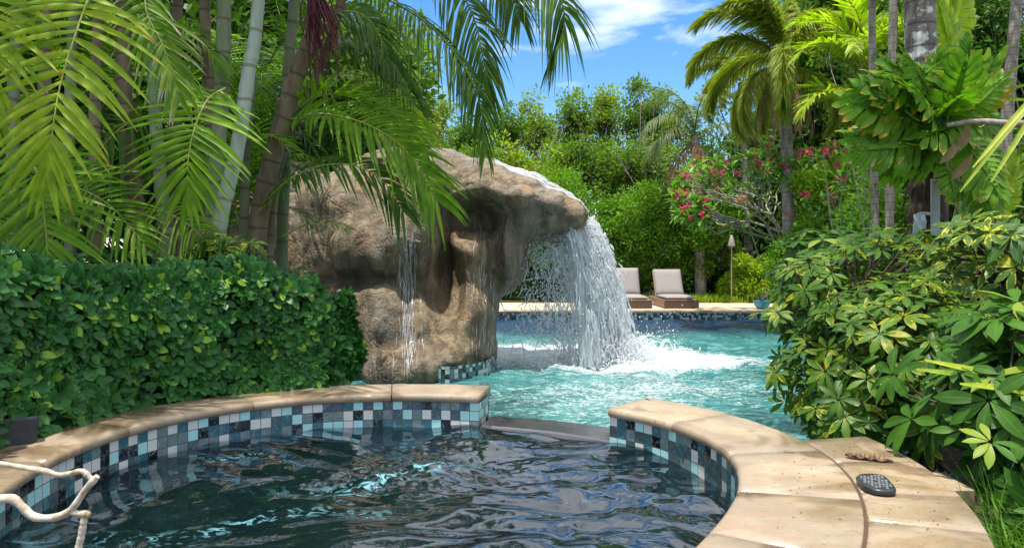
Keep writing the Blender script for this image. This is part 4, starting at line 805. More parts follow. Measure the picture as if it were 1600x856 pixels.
# ------------------------------------------------------------------ trees and shrubs
def leafy(name, label, cat, group, base, crown, rad3, ncl, nper, size, mat, bark=BARK_G, tr=.10, seed=0, csig=.30, tm=DIAMOND, shell=.55, limbs=True, upb=.5, flat=1.0):
    r_ = np.random.default_rng(seed); base = np.array(base, float); crown = np.array(crown, float); rad3 = np.array(rad3, float)
    root = thing(name, base, label, cat, group)
    dr = rdir(ncl, r_); rr = r_.uniform(0, 1, ncl) ** shell; cc = crown + dr * rad3 * rr[:, None] * (1 + .18 * r_.normal(size=(ncl, 1)))
    cc[:, 2] = np.maximum(cc[:, 2], base[2] + .1)
    g = Geo(); top = crown + [0, 0, rad3[2] * .4]; tp = smooth_path([base, base * .6 + crown * .4 + r_.normal(0, .12, 3) * [1, 1, 0], (crown + top) / 2], 14)
    tube(g, tp, np.linspace(tr, tr * .3, 14), 8)
    if limbs:
        for c_ in cc:
            i0 = int(np.clip(3 + 9 * (c_[2] - base[2]) / max(.1, top[2] - base[2]) * r_.uniform(.5, .8), 2, 12)); s_ = tp[i0]; m_ = (s_ + c_) / 2 + r_.normal(0, .12, 3) * np.linalg.norm(c_ - s_) - [0, 0, .08 * np.linalg.norm(c_ - s_)]
            tube(g, smooth_path([s_, m_, c_], 8), np.linspace(tr * .28, tr * .07, 8), 5)
            for _ in range(2):
                q_ = c_ + r_.normal(0, csig, 3); tube(g, smooth_path([m_ * .4 + c_ * .6, (c_ + q_) / 2 + r_.normal(0, .05, 3), q_], 5), np.linspace(tr * .09, tr * .04, 5), 4)
    g.build('trunk', bark, root)
    g = Geo(); k = r_.poisson(nper * r_.uniform(.5, 1.5, ncl)); ci = np.repeat(np.arange(ncl), k); n = len(ci); cs_ = csig * r_.uniform(.65, 1.35, ncl)
    off = rdir(n, r_) * (r_.uniform(0, 1, n) ** .5)[:, None] * cs_[ci][:, None] * 1.5 * [1, 1, flat]; p = cc[ci] + off
    d = nrm(off / csig + rdir(n, r_) * .9); nn = nrm(rdir(n, r_) * .8 + np.array([0, 0, upb]) + nrm(off) * .4); shade = r_.uniform(0, 1, ncl)
    scatter(g, tm, p, d, nn, size * r_.uniform(.65, 1.3, n), np.clip(shade[ci] * .6 + r_.uniform(0, .45, n), 0, 1)); g.build('crown', mat, root); return root
def px_tree(name, label, cat, group, px, py, wx, wy, Y, ncl, nper, size, mat, seed, **kw):
    c = P(px, py, Y); s = Y / FPX; return leafy(name, label, cat, group, (c[0] + kw.pop('lean', 0), Y, -.02), c, (wx * s, kw.pop('dy', wx * s * .8), wy * s), ncl, nper, size, mat, seed=seed, **kw)
GT = 'trees along the far side of the garden'
far = [(668, 205, 52, 60, 24, G_TREEY, 'airy light green tree just above the rock'), (728, 225, 48, 42, 26, G_TREE, 'low tree right behind the drooping palm frond'), (795, 212, 42, 52, 25, G_TREE, 'small open crowned tree left of the tallest middle tree'),
       (838, 205, 38, 48, 28, G_TREEY, 'pale green tree under the thin white cloud'), (893, 196, 36, 62, 26, G_TREE, 'tallest middle tree with bare branching stems above the waterfall'), (945, 190, 44, 52, 27, G_TREEY, 'light green tree between the tallest middle tree and the sky gap'),
       (1000, 185, 42, 56, 26, G_TREE, 'round crowned tree left of the wispy palm'), (1045, 200, 50, 60, 29, G_TREEY, 'light tree standing behind the wispy palm')]
for i, (px, py, wx, wy, Y, m_, lb) in enumerate(far): px_tree('tree', lb, 'tree', GT, px, py, wx, wy, Y, 34, 105, .14, m_, 100 + i, csig=.25, tr=.11, shell=.75)
mid = [(705, 275, 85, 52, 22, G_TREE, 'mid green leafy tree directly behind the rock'), (810, 285, 75, 55, 23, G_TREEY, 'sunlit leafy tree behind the rock arm'), (905, 265, 70, 48, 24, G_TREE, 'dense tree above the round shrub'), (985, 268, 70, 50, 23, G_TREE, 'leafy tree between round shrub and sky'),
       (1095, 300, 70, 90, 24, G_TREED, 'dark tree behind the red flowers'), (1175, 225, 80, 95, 25, G_TREE, 'broad tree behind the foxtail palm crown')]
for i, (px, py, wx, wy, Y, m_, lb) in enumerate(mid): px_tree('tree', lb, 'tree', GT, px, py, wx, wy, Y, 46, 150, .14, m_, 130 + i, csig=.32, shell=.6, tr=.13)
GS = 'shrubs behind the pool deck'
px_tree('shrub', 'large rounded light green shrub right of the falling water', 'shrub', GS, 1000, 355, 90, 72, 20.3, 90, 330, .10, G_SHRUB, 151, csig=.26, tr=.06, shell=.4, dy=1.2)
px_tree('shrub', 'leafy green shrub seen through the falling water', 'shrub', GS, 880, 355, 75, 75, 21, 80, 300, .10, G_SHRUB, 152, csig=.3, tr=.06, shell=.45, dy=1.1)
px_tree('shrub', 'bright yellow green low bush at the foot of the ringed palm', 'shrub', GS, 1190, 437, 56, 36, 19.6, 90, 380, .10, G_LIME, 153, csig=.14, tr=.03, shell=.4, dy=.6)
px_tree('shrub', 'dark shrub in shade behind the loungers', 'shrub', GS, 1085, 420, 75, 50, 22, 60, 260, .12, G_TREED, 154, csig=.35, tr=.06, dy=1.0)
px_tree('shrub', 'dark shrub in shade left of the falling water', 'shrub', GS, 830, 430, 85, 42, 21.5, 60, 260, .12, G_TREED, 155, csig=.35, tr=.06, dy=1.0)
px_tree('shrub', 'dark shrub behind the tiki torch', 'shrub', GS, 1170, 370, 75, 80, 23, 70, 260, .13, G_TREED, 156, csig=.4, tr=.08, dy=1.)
px_tree('shrub', 'dark low shrub between the loungers and the round shrub', 'shrub', GS, 960, 435, 70, 35, 22.6, 50, 260, .12, G_TREED, 157, csig=.35, tr=.06, dy=1.)
GR = 'dense trees of the right hand garden'
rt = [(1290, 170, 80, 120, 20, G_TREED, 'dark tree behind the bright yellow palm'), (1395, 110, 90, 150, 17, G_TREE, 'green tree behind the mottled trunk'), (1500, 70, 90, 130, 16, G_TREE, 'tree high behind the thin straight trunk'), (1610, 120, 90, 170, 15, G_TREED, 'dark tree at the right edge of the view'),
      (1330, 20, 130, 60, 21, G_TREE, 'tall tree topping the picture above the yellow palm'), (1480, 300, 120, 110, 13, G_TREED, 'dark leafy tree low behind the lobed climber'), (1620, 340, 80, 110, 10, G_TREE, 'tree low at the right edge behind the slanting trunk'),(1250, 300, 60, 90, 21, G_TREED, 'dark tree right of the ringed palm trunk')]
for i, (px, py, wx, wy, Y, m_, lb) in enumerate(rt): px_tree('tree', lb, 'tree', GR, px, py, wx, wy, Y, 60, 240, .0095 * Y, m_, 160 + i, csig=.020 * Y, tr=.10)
lt = [(20, 120, 230, 300, 8.5, G_TREED, 'dark tree filling the gap behind the leftmost palm'), (230, 130, 200, 300, 9.5, G_TREED, 'dark tree behind the ringed canes'), (430, 180, 130, 210, 10.5, G_TREED, 'dark tree behind the leaning palm above the rock'), (560, 150, 80, 110, 12, G_TREE, 'green tree behind the palm fronds left of the sky')]
for i, (px, py, wx, wy, Y, m_, lb) in enumerate(lt): px_tree('tree', lb, 'tree', 'trees behind the palm clump', px, py, wx, wy, Y, 80, 200, .16, m_, 190 + i, csig=.40, tr=.11)
px_tree('shrub', 'flowering green shrub right of the ringed palm trunk', 'shrub', 'flowering shrubs beyond the pool', 1310, 320, 62, 85, 13, 80, 230, .09, G_LIME, 181, csig=.2, tr=.04, dy=.8)
px_tree('shrub', 'mid green flowering shrub in front of the slim trunk', 'shrub', 'flowering shrubs beyond the pool', 1375, 370, 60, 65, 11, 70, 230, .085, G_SHRUB, 182, csig=.2, tr=.04, dy=.7)
px_tree('shrub', 'leafy shrub between the blue pot and the umbrella plant', 'shrub', 'flowering shrubs beyond the pool', 1270, 400, 50, 55, 12.5, 60, 230, .09, G_SHRUB, 183, csig=.18, tr=.04, dy=.6)
# ------------------------------------------------------------------ palms of the right hand side
def trunk_tube(root, pix, r0, r1, mat, name='trunk', seg=12, n=40, ring_h=0, ring_f=9, part=True):
    pts = smooth_path([P(*q) for q in pix], n); L = np.concatenate([[0], np.cumsum(np.linalg.norm(np.diff(pts, axis=0), axis=1))]); r = np.linspace(r0, r1, n)
    g = Geo(); tube(g, pts, r * (1 + ring_h * (np.modf(L * ring_f)[0] < .25)), seg); return g.build(name, mat, root)
random.seed(11)
def foot(px, Y): return ((px - 800) / FPX * Y, Y, -.02)
t = thing('foxtail_palm', foot(1235, 13.4), 'tall palm with grey ringed trunk and bushy foxtail fronds behind the red flowers', 'palm')
trunk_tube(t, [(1228, 190, 13.4), (1231, 280, 13.4), (1235, 400, 13.4), (1236, 502, 13.4)], .105, .14, BARK_G, ring_h=.05, n=90)
trunk_tube(t, [(1222, 95, 13.4), (1226, 150, 13.4), (1228, 194, 13.4)], .085, .14, CROWNS, 'crownshaft')
c = P(1222, 100, 13.4)
for az, ti, s_, i in ((180, .45, .9, 0), (165, .0, .85, 0), (200, .3, .8, 2), (15, .3, .8, 2), (-20, .0, .75, 0), (60, .5, .9, 2), (120, .2, .9, 1), (-60, .1, .8, 0), (-110, -.1, .85, 1), (-140, .3, .9, 2), (85, -.2, .8, 1)): put_frond(t, 'fox', c, R(az), ti, s_, i)
for az, ti in ((178, -.6), (205, -.5), (350, -.5), (250, -.4)): put_frond(t, 'fox', c - [0, 0, .1], R(az), ti, .72, 1)
for az in (190, 350, 240, 280): put_frond(t, 'dry', c - [0, 0, .1], R(az), -.2, .7)
px_tree('shrub', 'green shrub right of the large round one, below the wispy palm', 'shrub', GS, 1100, 350, 48, 72, 20.2, 60, 300, .11, G_SHRUB, 158, csig=.25, tr=.05, dy=.8)
t = thing('foxtail_palm', foot(1172, 21.5), 'foxtail palm standing behind and left of the grey ringed palm', 'palm')
trunk_tube(t, [(1158, 130, 21.5), (1166, 250, 21.5), (1172, 462, 21.5)], .10, .14, BARK_G, ring_h=.05, n=70)
c = P(1156, 125, 21.5)
for az, ti, s_, i in ((175, .35, .8, 0), (150, .1, .8, 0), (205, -.1, .75, 1), (30, .5, .8, 2), (-30, .1, .7, 0), (90, .5, .8, 2), (-90, .0, .75, 1), (-130, -.2, .75, 1), (185, -.45, .75, 1)): put_frond(t, 'fox', c, R(az), ti, s_, i)
t = thing('feather_palm', foot(1085, 20), 'wispy palm with upright bare feathery fronds and brown hanging skirt against the sky', 'palm')
trunk_tube(t, [(1086, 215, 20), (1090, 300, 20), (1095, 475, 20)], .13, .16, BARK_G, ring_h=.04)
c = P(1085, 215, 20)
for az, ti, s_, i in ((180, .45, .95, 0), (150, .3, .9, 0), (215, .2, .9, 1), (10, .4, .9, 0), (-30, .0, .9, 1), (190, -.3, .8, 1), (90, .3, .9, 0), (-90, .2, .8, 0), (-140, -.1, .8, 1)): put_frond(t, 'coco', c, R(az), ti, s_, i)
for az in (170, 200, 260, 300, 20, 120): put_frond(t, 'dry', c - [0, 0, .1], R(az), -.1, .9)
t = thing('bright_palm', foot(1350, 12), 'palm with broad glowing yellow green fronds left of the mottled trunk', 'palm')
trunk_tube(t, [(1348, 110, 12), (1350, 250, 12), (1352, 500, 12)], .05, .07, CANE)
c = P(1345, 110, 12)
for az, ti, s_, i in ((180, .5, 1., 0), (160, .1, .95, 0), (195, -.3, .95, 1), (240, -.1, .9, 0), (280, .2, .9, 0), (20, .5, .9, 1), (100, .6, 1., 0), (320, 0, .9, 1), (210, .7, 1., 1), (350, .3, 1., 0)): put_frond(t, 'bright', c, R(az), ti, s_ * 1.05, i)
c = P(1330, 170, 12)
for az, ti, s_ in ((175, .0, .9), (205, -.3, .9), (250, -.3, .8), (300, -.1, .8)): put_frond(t, 'bright', c, R(az), ti, s_)
def slim(px0, px1, px2, Y, w, mat, lab, kind='arecad', n=8, grp='slim palms of the right hand garden', top=-60, sc=1.2):
    t = thing('slim_palm', foot(px2, Y), lab, 'palm', grp); r = w / 2 / FPX * Y
    trunk_tube(t, [(px0, top, Y), (px1, 180, Y), (px2, 410 + (CZ + .02) * FPX / Y, Y)], r * .9, r * 1.1, mat, ring_h=.06, n=80, ring_f=12)
    c = P(px0, top, Y)
    for k in range(n): put_frond(t, kind, c, k * 2 * math.pi / n + .4, random.uniform(-.2, .3), sc)
slim(1362, 1364, 1372, 9.5, 11, BARK_G, 'slim straight palm trunk between the yellow palm and the mottled trunk', 'areca', top=-90)
slim(1507, 1506, 1505, 10.5, 13, BARK_G, 'slim palm trunk just right of the thick mottled trunk', 'arecad', top=-80)
slim(1598, 1574, 1548, 9.0, 17, BARK_G, 'slim palm trunk leaning right near the edge of the view', 'arecad', top=-110)
slim(1400, 1392, 1388, 8.5, 12, BARK_G, 'pale slim trunk low behind the umbrella plants', 'areca', n=7, top=-200)
# thick trunk
t = thing('palm', foot(1455, 5.4), 'thick grey mottled palm trunk carrying the lobed climber', 'palm')
trunk_tube(t, [(1436, -260, 5.4), (1437, 0, 5.4), (1441, 130, 5.4)], .105, .108, BARK_L, 'upper_trunk', ring_h=.03, n=70, ring_f=7)
pts = smooth_path([P(1441, 125, 5.4), P(1447, 250, 5.4), P(1452, 400, 5.4), P(1455, 640, 5.4)], 60); g = Geo(); rr = np.linspace(.112, .15, 60) * (1 + .10 * np.sin(np.arange(60) * 1.9) * np.sin(np.arange(60) * .7)); tube(g, pts, rr, 16)
rs = np.random.default_rng(2)
g.build('lower_trunk', BARK_D, t); g = Geo()
for _ in range(170):
    i = rs.integers(0, 58); a = rs.uniform(0, 6.28); r_ = rr[i]; p = pts[i] + r_ * np.array([math.cos(a), math.sin(a), 0]); tube(g, smooth_path([p, p * [1, 1, 1] + [rs.normal(0, .03), rs.normal(0, .03), -.08], p + [rs.normal(0, .04) + .03 * math.cos(a), .03 * math.sin(a), -.2]], 5), np.linspace(.006, .002, 5), 4, rnd=rs.uniform(0, 1))
o = g.build('aerial_root', BARK_D, t); o['kind'] = 'stuff'
c = P(1436, -260, 5.4)
for k in range(9): put_frond(t, 'arecad' if k % 2 else 'coco', c, k * .7 + .5, random.uniform(-.1, .4), 1.1)
# white cloth tie and board on the trunk
CLOTH = plain_mat('white_cloth', (.62, .62, .66), .8, .2, .12, 30, .3)
g = Geo()
def ribbon(g, pts, w, side, m=0, th=.003):
    pts = smooth_path(pts, 14); s = np.asarray(side, float) * w / 2; n = len(pts); o_ = np.array([0, th, 0]); wv = (1 + .12 * np.sin(np.arange(n) * 1.1))[:, None]
    V = np.concatenate([pts - s * wv, pts + s * wv, pts + s * wv + o_, pts - s * wv + o_]); i = np.arange(n - 1); 
    for a in range(4): b = (a + 1) % 4; g.add(V, np.stack([a * n + i, a * n + i + 1, b * n + i + 1, b * n + i], -1), None, m)
tie = thing('cloth_tie', P(1433, 335, 5.2), 'white cloth strip knotted on the dark trunk with two tails', 'tie')
ribbon(g, [P(1428, 340, 5.24), P(1440, 333, 5.22), P(1462, 336, 5.23), P(1478, 342, 5.3)], .022, (0, 0, 1)); g.build('band', CLOTH, tie)
for q in ([(1432, 334, 5.2), (1431, 350, 5.17), (1428, 372, 5.18)], [(1437, 334, 5.19), (1437, 362, 5.16), (1434, 394, 5.18)], [(1441, 335, 5.2), (1444, 345, 5.17), (1443, 358, 5.18)]):
    g = Geo(); ribbon(g, [P(*x) for x in q], .034, (1, 0, .05)); g.build('tail', CLOTH, tie)
g = Geo(); a = P(1462, 368, 5.22); box(g, a[0] - .032, a[0] + .032, 5.215, 5.235, a[2], a[2] + .42, bev=.004); tag(g.build('wooden_slat', plain_mat('greyed_white_wood', (.50, .50, .54), .7, .2, .25, 14), org=a, smooth=False), 'pale upright board strapped against the dark palm trunk', 'board')

# ------------------------------------------------------------------ lobed climber on the trunk
def lobed_tmpl(seed, lobes=8, k=24):
    r_ = np.random.default_rng(seed); Vs, Fs, Ts, Es, n0 = [], [], [], [], 0; bend = lambda x, y: -.20 * x * x - .5 * y * y
    s = np.linspace(0, 1, k + 1); hw = np.interp(s, [0, .08, .5, .9, 1], [.03, .050, .045, .03, .004]); cols = (-1, 0, 1)
    V = np.array([[(x, c * h, bend(x, c * h) + .02 * abs(c)) for c in cols] for x, h in zip(s, hw)]).reshape(-1, 3); ia = np.arange(k)[:, None]; ja = np.arange(2)[None]
    Vs.append(V); Fs.append(np.stack([ia * 3 + ja, ia * 3 + ja + 1, (ia + 1) * 3 + ja + 1, (ia + 1) * 3 + ja], -1).reshape(-1, 4)); Ts.append(np.repeat(s * .6, 3)); Es.append(np.tile([.45, 0, .45], k + 1)); n0 = len(V)
    for side in (-1, 1):
        for a in range(lobes):
            x0 = .05 + .86 * (a + .5 * (side > 0) * .6) / lobes; L_ = np.interp(x0, [0, .2, .5, .8, 1], [.30, .42, .38, .27, .14]) * r_.uniform(.85, 1.12); ang = R(np.interp(x0, [0, 1], [98, 30]) + r_.normal(0, 5)); w_ = .075 * r_.uniform(.85, 1.15); m = 7
            u = np.linspace(0, 1, m + 1); wv = w_ * .95 * np.interp(u, [0, .3, .75, .93, 1], [.75, .62, .85, .6, .06]); cx = x0 + L_ * u * math.cos(ang) + .10 * L_ * u * u; cy = side * (L_ * u * math.sin(ang)); px_, py_ = -math.sin(ang) * side, math.cos(ang); tw_ = r_.normal(0, .35)
            V = np.array([[(X_ + c * h * px_, Y_ + c * h * py_, bend(X_, Y_) + c * h * tw_ * uu + .018 * math.sin(uu * 7 + a) - .10 * uu * uu * L_ * 2 - (.012 if c == 0 else 0)) for c in cols] for X_, Y_, h, uu in zip(cx, cy, wv, u)]).reshape(-1, 3); ia = np.arange(m)[:, None]
            Vs.append(V); Fs.append(np.stack([ia * 3 + ja, ia * 3 + ja + 1, (ia + 1) * 3 + ja + 1, (ia + 1) * 3 + ja], -1).reshape(-1, 4) + n0); Ts.append(np.repeat(u, 3)); Es.append(np.tile([1, 0, 1.], m + 1)); n0 += len(V)
    return np.concatenate(Vs), np.concatenate(Fs), np.concatenate(Ts), np.concatenate(Es)
LOB = [lobed_tmpl(i, lobes=l) for i, l in enumerate((8, 10, 9))]
cl = thing('lobed_climber', P(1455, 230, 4.9), 'big climbing plant with deeply lobed dark leaves edged in yellow brown', 'climbing plant')
rs = np.random.default_rng(4)
leaves = [((1440, 190), (1318, 138)), ((1445, 200), (1338, 172)), ((1430, 215), (1325, 215)), ((1440, 225), (1335, 248)), ((1460, 165), (1390, 78)), ((1455, 160), (1428, 70)), ((1468, 165), (1476, 78)), ((1480, 215), (1402, 285)),
          ((1500, 240), (1530, 350)), ((1485, 180), (1520, 95)), ((1490, 195), (1572, 130)), ((1500, 215), (1575, 250)), ((1470, 200), (1385, 190)), ((1475, 210), (1395, 240)), ((1445, 150), (1352, 100)),
          ((1480, 200), (1432, 262)), ((1510, 220), (1560, 300)), ((1460, 190), (1440, 130)), ((1500, 180), (1545, 160)), ((1430, 180), (1375, 135)), ((1410, 150), (1365, 160)), ((1420, 240), (1380, 270)), ((1400, 200), (1355, 215)), ((1520, 150), (1560, 100)), ((1530, 200), (1580, 180)), ((1440, 110), (1410, 100)), ((1490, 130), (1505, 120)), ((1480, 260), (1500, 320)), ((1520, 260), (1545, 330))]
for _ in range(22):
    b_ = (rs.uniform(1400, 1520), rs.uniform(110, 235)); a_ = rs.uniform(2.2, 5.6); leaves.append((b_, (b_[0] + 85 * math.cos(a_), b_[1] + 70 * math.sin(a_) * (1 if math.sin(a_) < 0 else .8))))
for i, (b, e_) in enumerate(leaves):
    Yb = 4.85 + rs.uniform(-.15, .15); pb_ = P(*b, Yb); pe_ = P(*e_, Yb - rs.uniform(-.1, .4)); d = pe_ - pb_; L_ = min(.50, np.linalg.norm(d) * rs.uniform(.85, 1.1)); nn = np.array([rs.normal(0, .5), -1, .5 + rs.normal(0, .4)]); g = Geo()
    scatter(g, LOB[i % 3], [pb_], [d + [0, 0, .18 * L_]], [nn], L_, [rs.uniform(.0, 1)]); lf = g.build('leaf', G_PHILO, cl)
    g = Geo(); q = P(1452 + rs.normal(0, 6), 200 + rs.normal(0, 35), 5.25); tube(g, smooth_path([q, (q + pb_) / 2 + [0, -.05, .06], pb_, pb_ + d * .25 + [0, -.004, .03]], 8), np.linspace(.010, .005, 8), 5); g.build('stalk', MIDRIB, lf)
tl2 = [((1500, 220), (1470, 262)), ((1515, 190), (1500, 250)), ((1445, 160), (1470, 190)), ((1520, 240), (1490, 290))]
for b, e_ in tl2:
    g = Geo(); p0 = P(*b, 4.6); p1 = P(*e_, 4.55); scatter(g, LONG5, [p0], [p1 - p0], [[rs.normal(0, .8) + .5, -1, .2]], np.linalg.norm(p1 - p0) * .8, [rs.uniform(0, 1)]); g.build('withered_leaf', G_DRY, cl)
# grey branch and long leaves reaching in from the right
g = Geo(); tube(g, smooth_path([P(1480, 196, 4.6), P(1530, 190, 4.5), P(1600, 194, 4.4), P(1800, 190, 4.3)], 14), np.linspace(.015, .028, 14) , 8); tag(g.build('branch', BARK_P, org=P(1700, 192, 4.35)), 'bare grey branch reaching in from the right beside the lobed climber', 'branch')
def straps(name, label, cat, base, tips, w, mat, sag=.12, seed=0, grp=None, n=12):
    r_ = np.random.default_rng(seed); t = thing(name, base, label, cat, grp); base = np.array(base)
    for tp in tips:
        tp = np.array(tp); g = Geo(); m_ = (base + tp) / 2 + [0, 0, sag * np.linalg.norm(tp - base)]; pts = smooth_path([base + r_.normal(0, .02, 3), m_, tp], n); T = nrm(np.gradient(pts, axis=0)); S = nrm(np.cross(T, [.1, -.6, .8])); s = np.linspace(0, 1, n); wv = (w / 2 * np.sin(np.pi * np.clip(s * .85 + .12, 0, 1)) ** .6)[:, None]; U = np.cross(S, T)
        V = np.stack([pts - S * wv + U * wv * .4, pts, pts + S * wv + U * wv * .4], 1); i = np.arange(n - 1)[:, None]; j = np.arange(2)[None]
        rn = r_.uniform(0, 1); g.add(V, np.stack([i * 3 + j, i * 3 + j + 1, (i + 1) * 3 + j + 1, (i + 1) * 3 + j], -1).reshape(-1, 4), np.stack([np.full((n, 3), rn), np.repeat(s[:, None], 3, 1), np.tile([1, 0, 1.], (n, 1))], -1)); g.build('leaf', mat, t)
    return t
straps('strap_leaf_plant', 'long smooth green strap leaves reaching up left from the right edge', 'plant', P(1690, 90, 4.3), [P(1520, 262, 4.2), P(1548, 285, 4.1), P(1500, 300, 4.3)], .035, G_SWORD, .05, 1)
straps('strap_leaf_plant', 'bright green strap leaves fanning out above the grey branch', 'plant', P(1530, 165, 5.2), [P(1600, 100, 5.), P(1575, 70, 5.2), P(1620, 130, 5.), P(1545, 75, 5.3), P(1500, 90, 5.3), P(1625, 160, 5.)], .07, G_LIME, .06, 2)
straps('sword_leaf_plant', 'two long yellow green sword leaves crossing in front of the umbrella plant', 'plant', P(1720, 650, 2.45), [P(1445, 563, 2.5), P(1432, 577, 2.55), P(1500, 600, 2.4)], .042, G_SWORD, .04, 3)
# broad leaved plant high up behind the trunk
bl = thing('broad_leaf_plant', foot(1480, 7), 'plant with huge bright green leaf beside the mottled trunk top', 'plant'); g = Geo()
for b, e_, y in (((1490, 100), (1475, -40), 6.6), ((1480, 60), (1520, -60), 6.8), ((1500, 300), (1545, 220), 6.2), ((1520, 310), (1560, 235), 6.3), ((1530, 220), (1500, 150), 6.8), ((1560, 330), (1600, 250), 6.4)):
    g = Geo(); p0, p1 = P(*b, y), P(*e_, y - .1); scatter(g, LOB[1], [p0], [p1 - p0], [[.2, -1, .4]], np.linalg.norm(p1 - p0) * 1.1, [rs.uniform(.3, 1)]); l_ = g.build('leaf', G_LIME, bl)
    g = Geo(); q = np.array(foot(1480, 7)); tube(g, smooth_path([q, (q + p0) / 2 + [0, .1, .2], p0], 8), np.linspace(.03, .012, 8), 6); g.build('stalk', MIDRIB, l_)

# ------------------------------------------------------------------ umbrella plants (whorls of leaflets)
def umbrella(label, base, vols, nw, ls, mat, seed, grp='umbrella plants around the platform', nleaf=8, name='umbrella_plant', dirb=(-.3, -.7, .5), droop=.15, extra=()):
    r_ = np.random.default_rng(seed); root = thing(name, base, label, 'plant', grp); base = np.array(base, float); C_ = []
    for (c, rad3, k) in vols:
        d = rdir(k, r_); C_.append(np.array(c) + d * np.array(rad3) * (r_.uniform(.25, 1, (k, 1)) ** .45))
    for e_ in extra: C_.append(np.array([e_]))
    C_ = np.vstack(C_); C_[:, 2] = np.maximum(C_[:, 2], base[2] + .12); k = len(C_); cen = C_.mean(0); out = nrm(C_ - cen)
    ax = nrm(out * .6 + np.array(dirb) * .45 + np.array([0, 0, .6]) + rdir(k, r_) * .45)
    g = Geo(); gs = Geo(); t1 = nrm(np.cross(ax, rdir(k, r_))); t2 = np.cross(ax, t1); rn = r_.uniform(0, 1, k); sz = ls * r_.uniform(.65, 1.2, k); a0 = r_.uniform(0, 6.28, k)
    for j in range(nleaf):
        a = a0 + 2 * math.pi * j / nleaf + r_.normal(0, .12, k); rd = t1 * np.cos(a)[:, None] + t2 * np.sin(a)[:, None]; el = .18 + r_.normal(0, .12, k); dd = rd * np.cos(el)[:, None] + ax * np.sin(el)[:, None] - np.array([0, 0, droop])
        keep = r_.uniform(0, 1, k) > .06
        scatter(g, LONG5, (C_ + rd * .008)[keep], dd[keep], (ax + rd * .1)[keep], (sz * r_.uniform(.8, 1.1, k))[keep], np.clip(rn + r_.normal(0, .12, k), 0, 1)[keep])
    g.build('foliage', mat, root)
    nst = max(4, k // 16); tips = cen + rdir(nst, r_) * np.array(vols[0][1]) * .55
    for s_ in tips: b = base + [r_.normal(0, .07), r_.normal(0, .07), 0]; tube(gs, smooth_path([b, (b + s_) / 2 + r_.normal(0, .05, 3) - [0, 0, .03], s_], 9), np.linspace(.014, .008, 9), 6)
    for c in C_: s_ = tips[np.argmin(((tips - c) ** 2).sum(1))]; tube(gs, smooth_path([s_, (s_ + c) / 2 + [0, 0, -.04], c], 6), np.linspace(.006, .0035, 6), 4, cap=False)
    gs.build('stem', BARK_D, root); return root
umbrella('dense green umbrella plant overhanging pool and back edge of the platform', (2.2, 3.75, .0), [((2.15, 3.75, .62), (.60, .55, .44), 270), ((1.85, 3.5, .5), (.34, .3, .40), 80)], 0, .105, G_SCHEFY, 41)
umbrella('nearest umbrella plant with the largest dark leaves hanging over the platform', (2.15, 2.5, .0), [((1.98, 2.62, .62), (.42, .32, .36), 150), ((1.78, 2.2, .34), (.16, .2, .16), 34)], 0, .135, G_SCHEF, 42, extra=(P(1425, 655, 2.55), P(1505, 672, 2.45), P(1548, 690, 2.3), P(1395, 585, 2.75), P(1340, 575, 3.0), P(1545, 625, 2.4), P(1590, 660, 2.35)))
umbrella('yellow variegated umbrella plant leaning out over the pool water', (2.0, 4.0, .0), [((1.72, 3.95, .42), (.24, .3, .34), 60), ((1.78, 4.2, .86), (.30, .3, .30), 60), ((2.3, 4.3, 1.05), (.4, .3, .28), 70)], 0, .095, G_SCHEFY, 43)
umbrella('variegated umbrella plant high at the right edge with cream yellow leaves', (3.2, 3.9, .0), [((2.75, 3.85, 1.08), (.50, .4, .34), 130), ((3.0, 3.6, .75), (.45, .3, .35), 60)], 0, .13, G_CROTON, 44)
umbrella('bushy mixed green umbrella plant below the thick palm trunk', (2.6, 4.6, .0), [((2.55, 4.7, .9), (.6, .4, .42), 130), ((3.4, 4.6, .8), (.7, .5, .6), 110)], 0, .12, G_SCHEFY, 45)
umbrella('green leafy plant with upright whorls left of the cloth tie', (2.75, 5.4, .0), [((2.55, 5.4, 1.15), (.42, .3, .30), 60), ((2.3, 5.3, .95), (.3, .3, .4), 50)], 0, .14, G_SCHEF, 46)
umbrella('yellow and green leaved plant peeping over the hedge top', (-1.83, 4.3, .345), [((-1.80, 4.30, 1.18), (.20, .15, .10), 26), ((-1.58, 4.25, 1.12), (.12, .12, .10), 10)], 0, .10, G_CROTON, 47, grp=None, nleaf=6)

# ------------------------------------------------------------------ plumeria and other flowers
def petals(g, cen, size, n, r_):
    cen = np.asarray(cen); c = cen[None] + rdir(n, r_) * size * .5; up = nrm(rdir(n, r_) + np.array([0, -.5, .8])); t1 = nrm(np.cross(up, rdir(n, r_))); t2 = np.cross(up, t1)
    for j in range(5): a = j * 1.257; scatter(g, OVAL, c, t1 * math.cos(a) + t2 * math.sin(a) + up * .3, up, size * .32, r_.uniform(0, 1, n))
pl = thing('plumeria_tree', foot(1262, 14.4), 'plumeria with bare forking grey branches and clusters of red pink flowers', 'tree'); rs = np.random.default_rng(15)
g = Geo(); gl = Geo(); ends = []
def grow(p, d, L_, r_, lev):
    q = p + d * L_; m_ = (p + q) / 2 + rdir(1, rs)[0] * L_ * .12; tube(g, smooth_path([p, m_, q], 6), np.linspace(r_, r_ * .78, 6), 6)
    if lev == 0: ends.append((q, d)); return
    for k in range(2 if lev < 3 else 3): nd = nrm(d + rdir(1, rs)[0] * .75 + np.array([-.17, -.1, .18])) * [1.15, 1, .9]; grow(q, nd, L_ * rs.uniform(.68, .92), r_ * .72, lev - 1)
b = np.array(foot(1262, 14.4)); tgt = P(1200, 345, 14); grow(b, np.array([-.10, 0, 1.]), .98, .055, 5)
g.build('branches', BARK_P, pl)
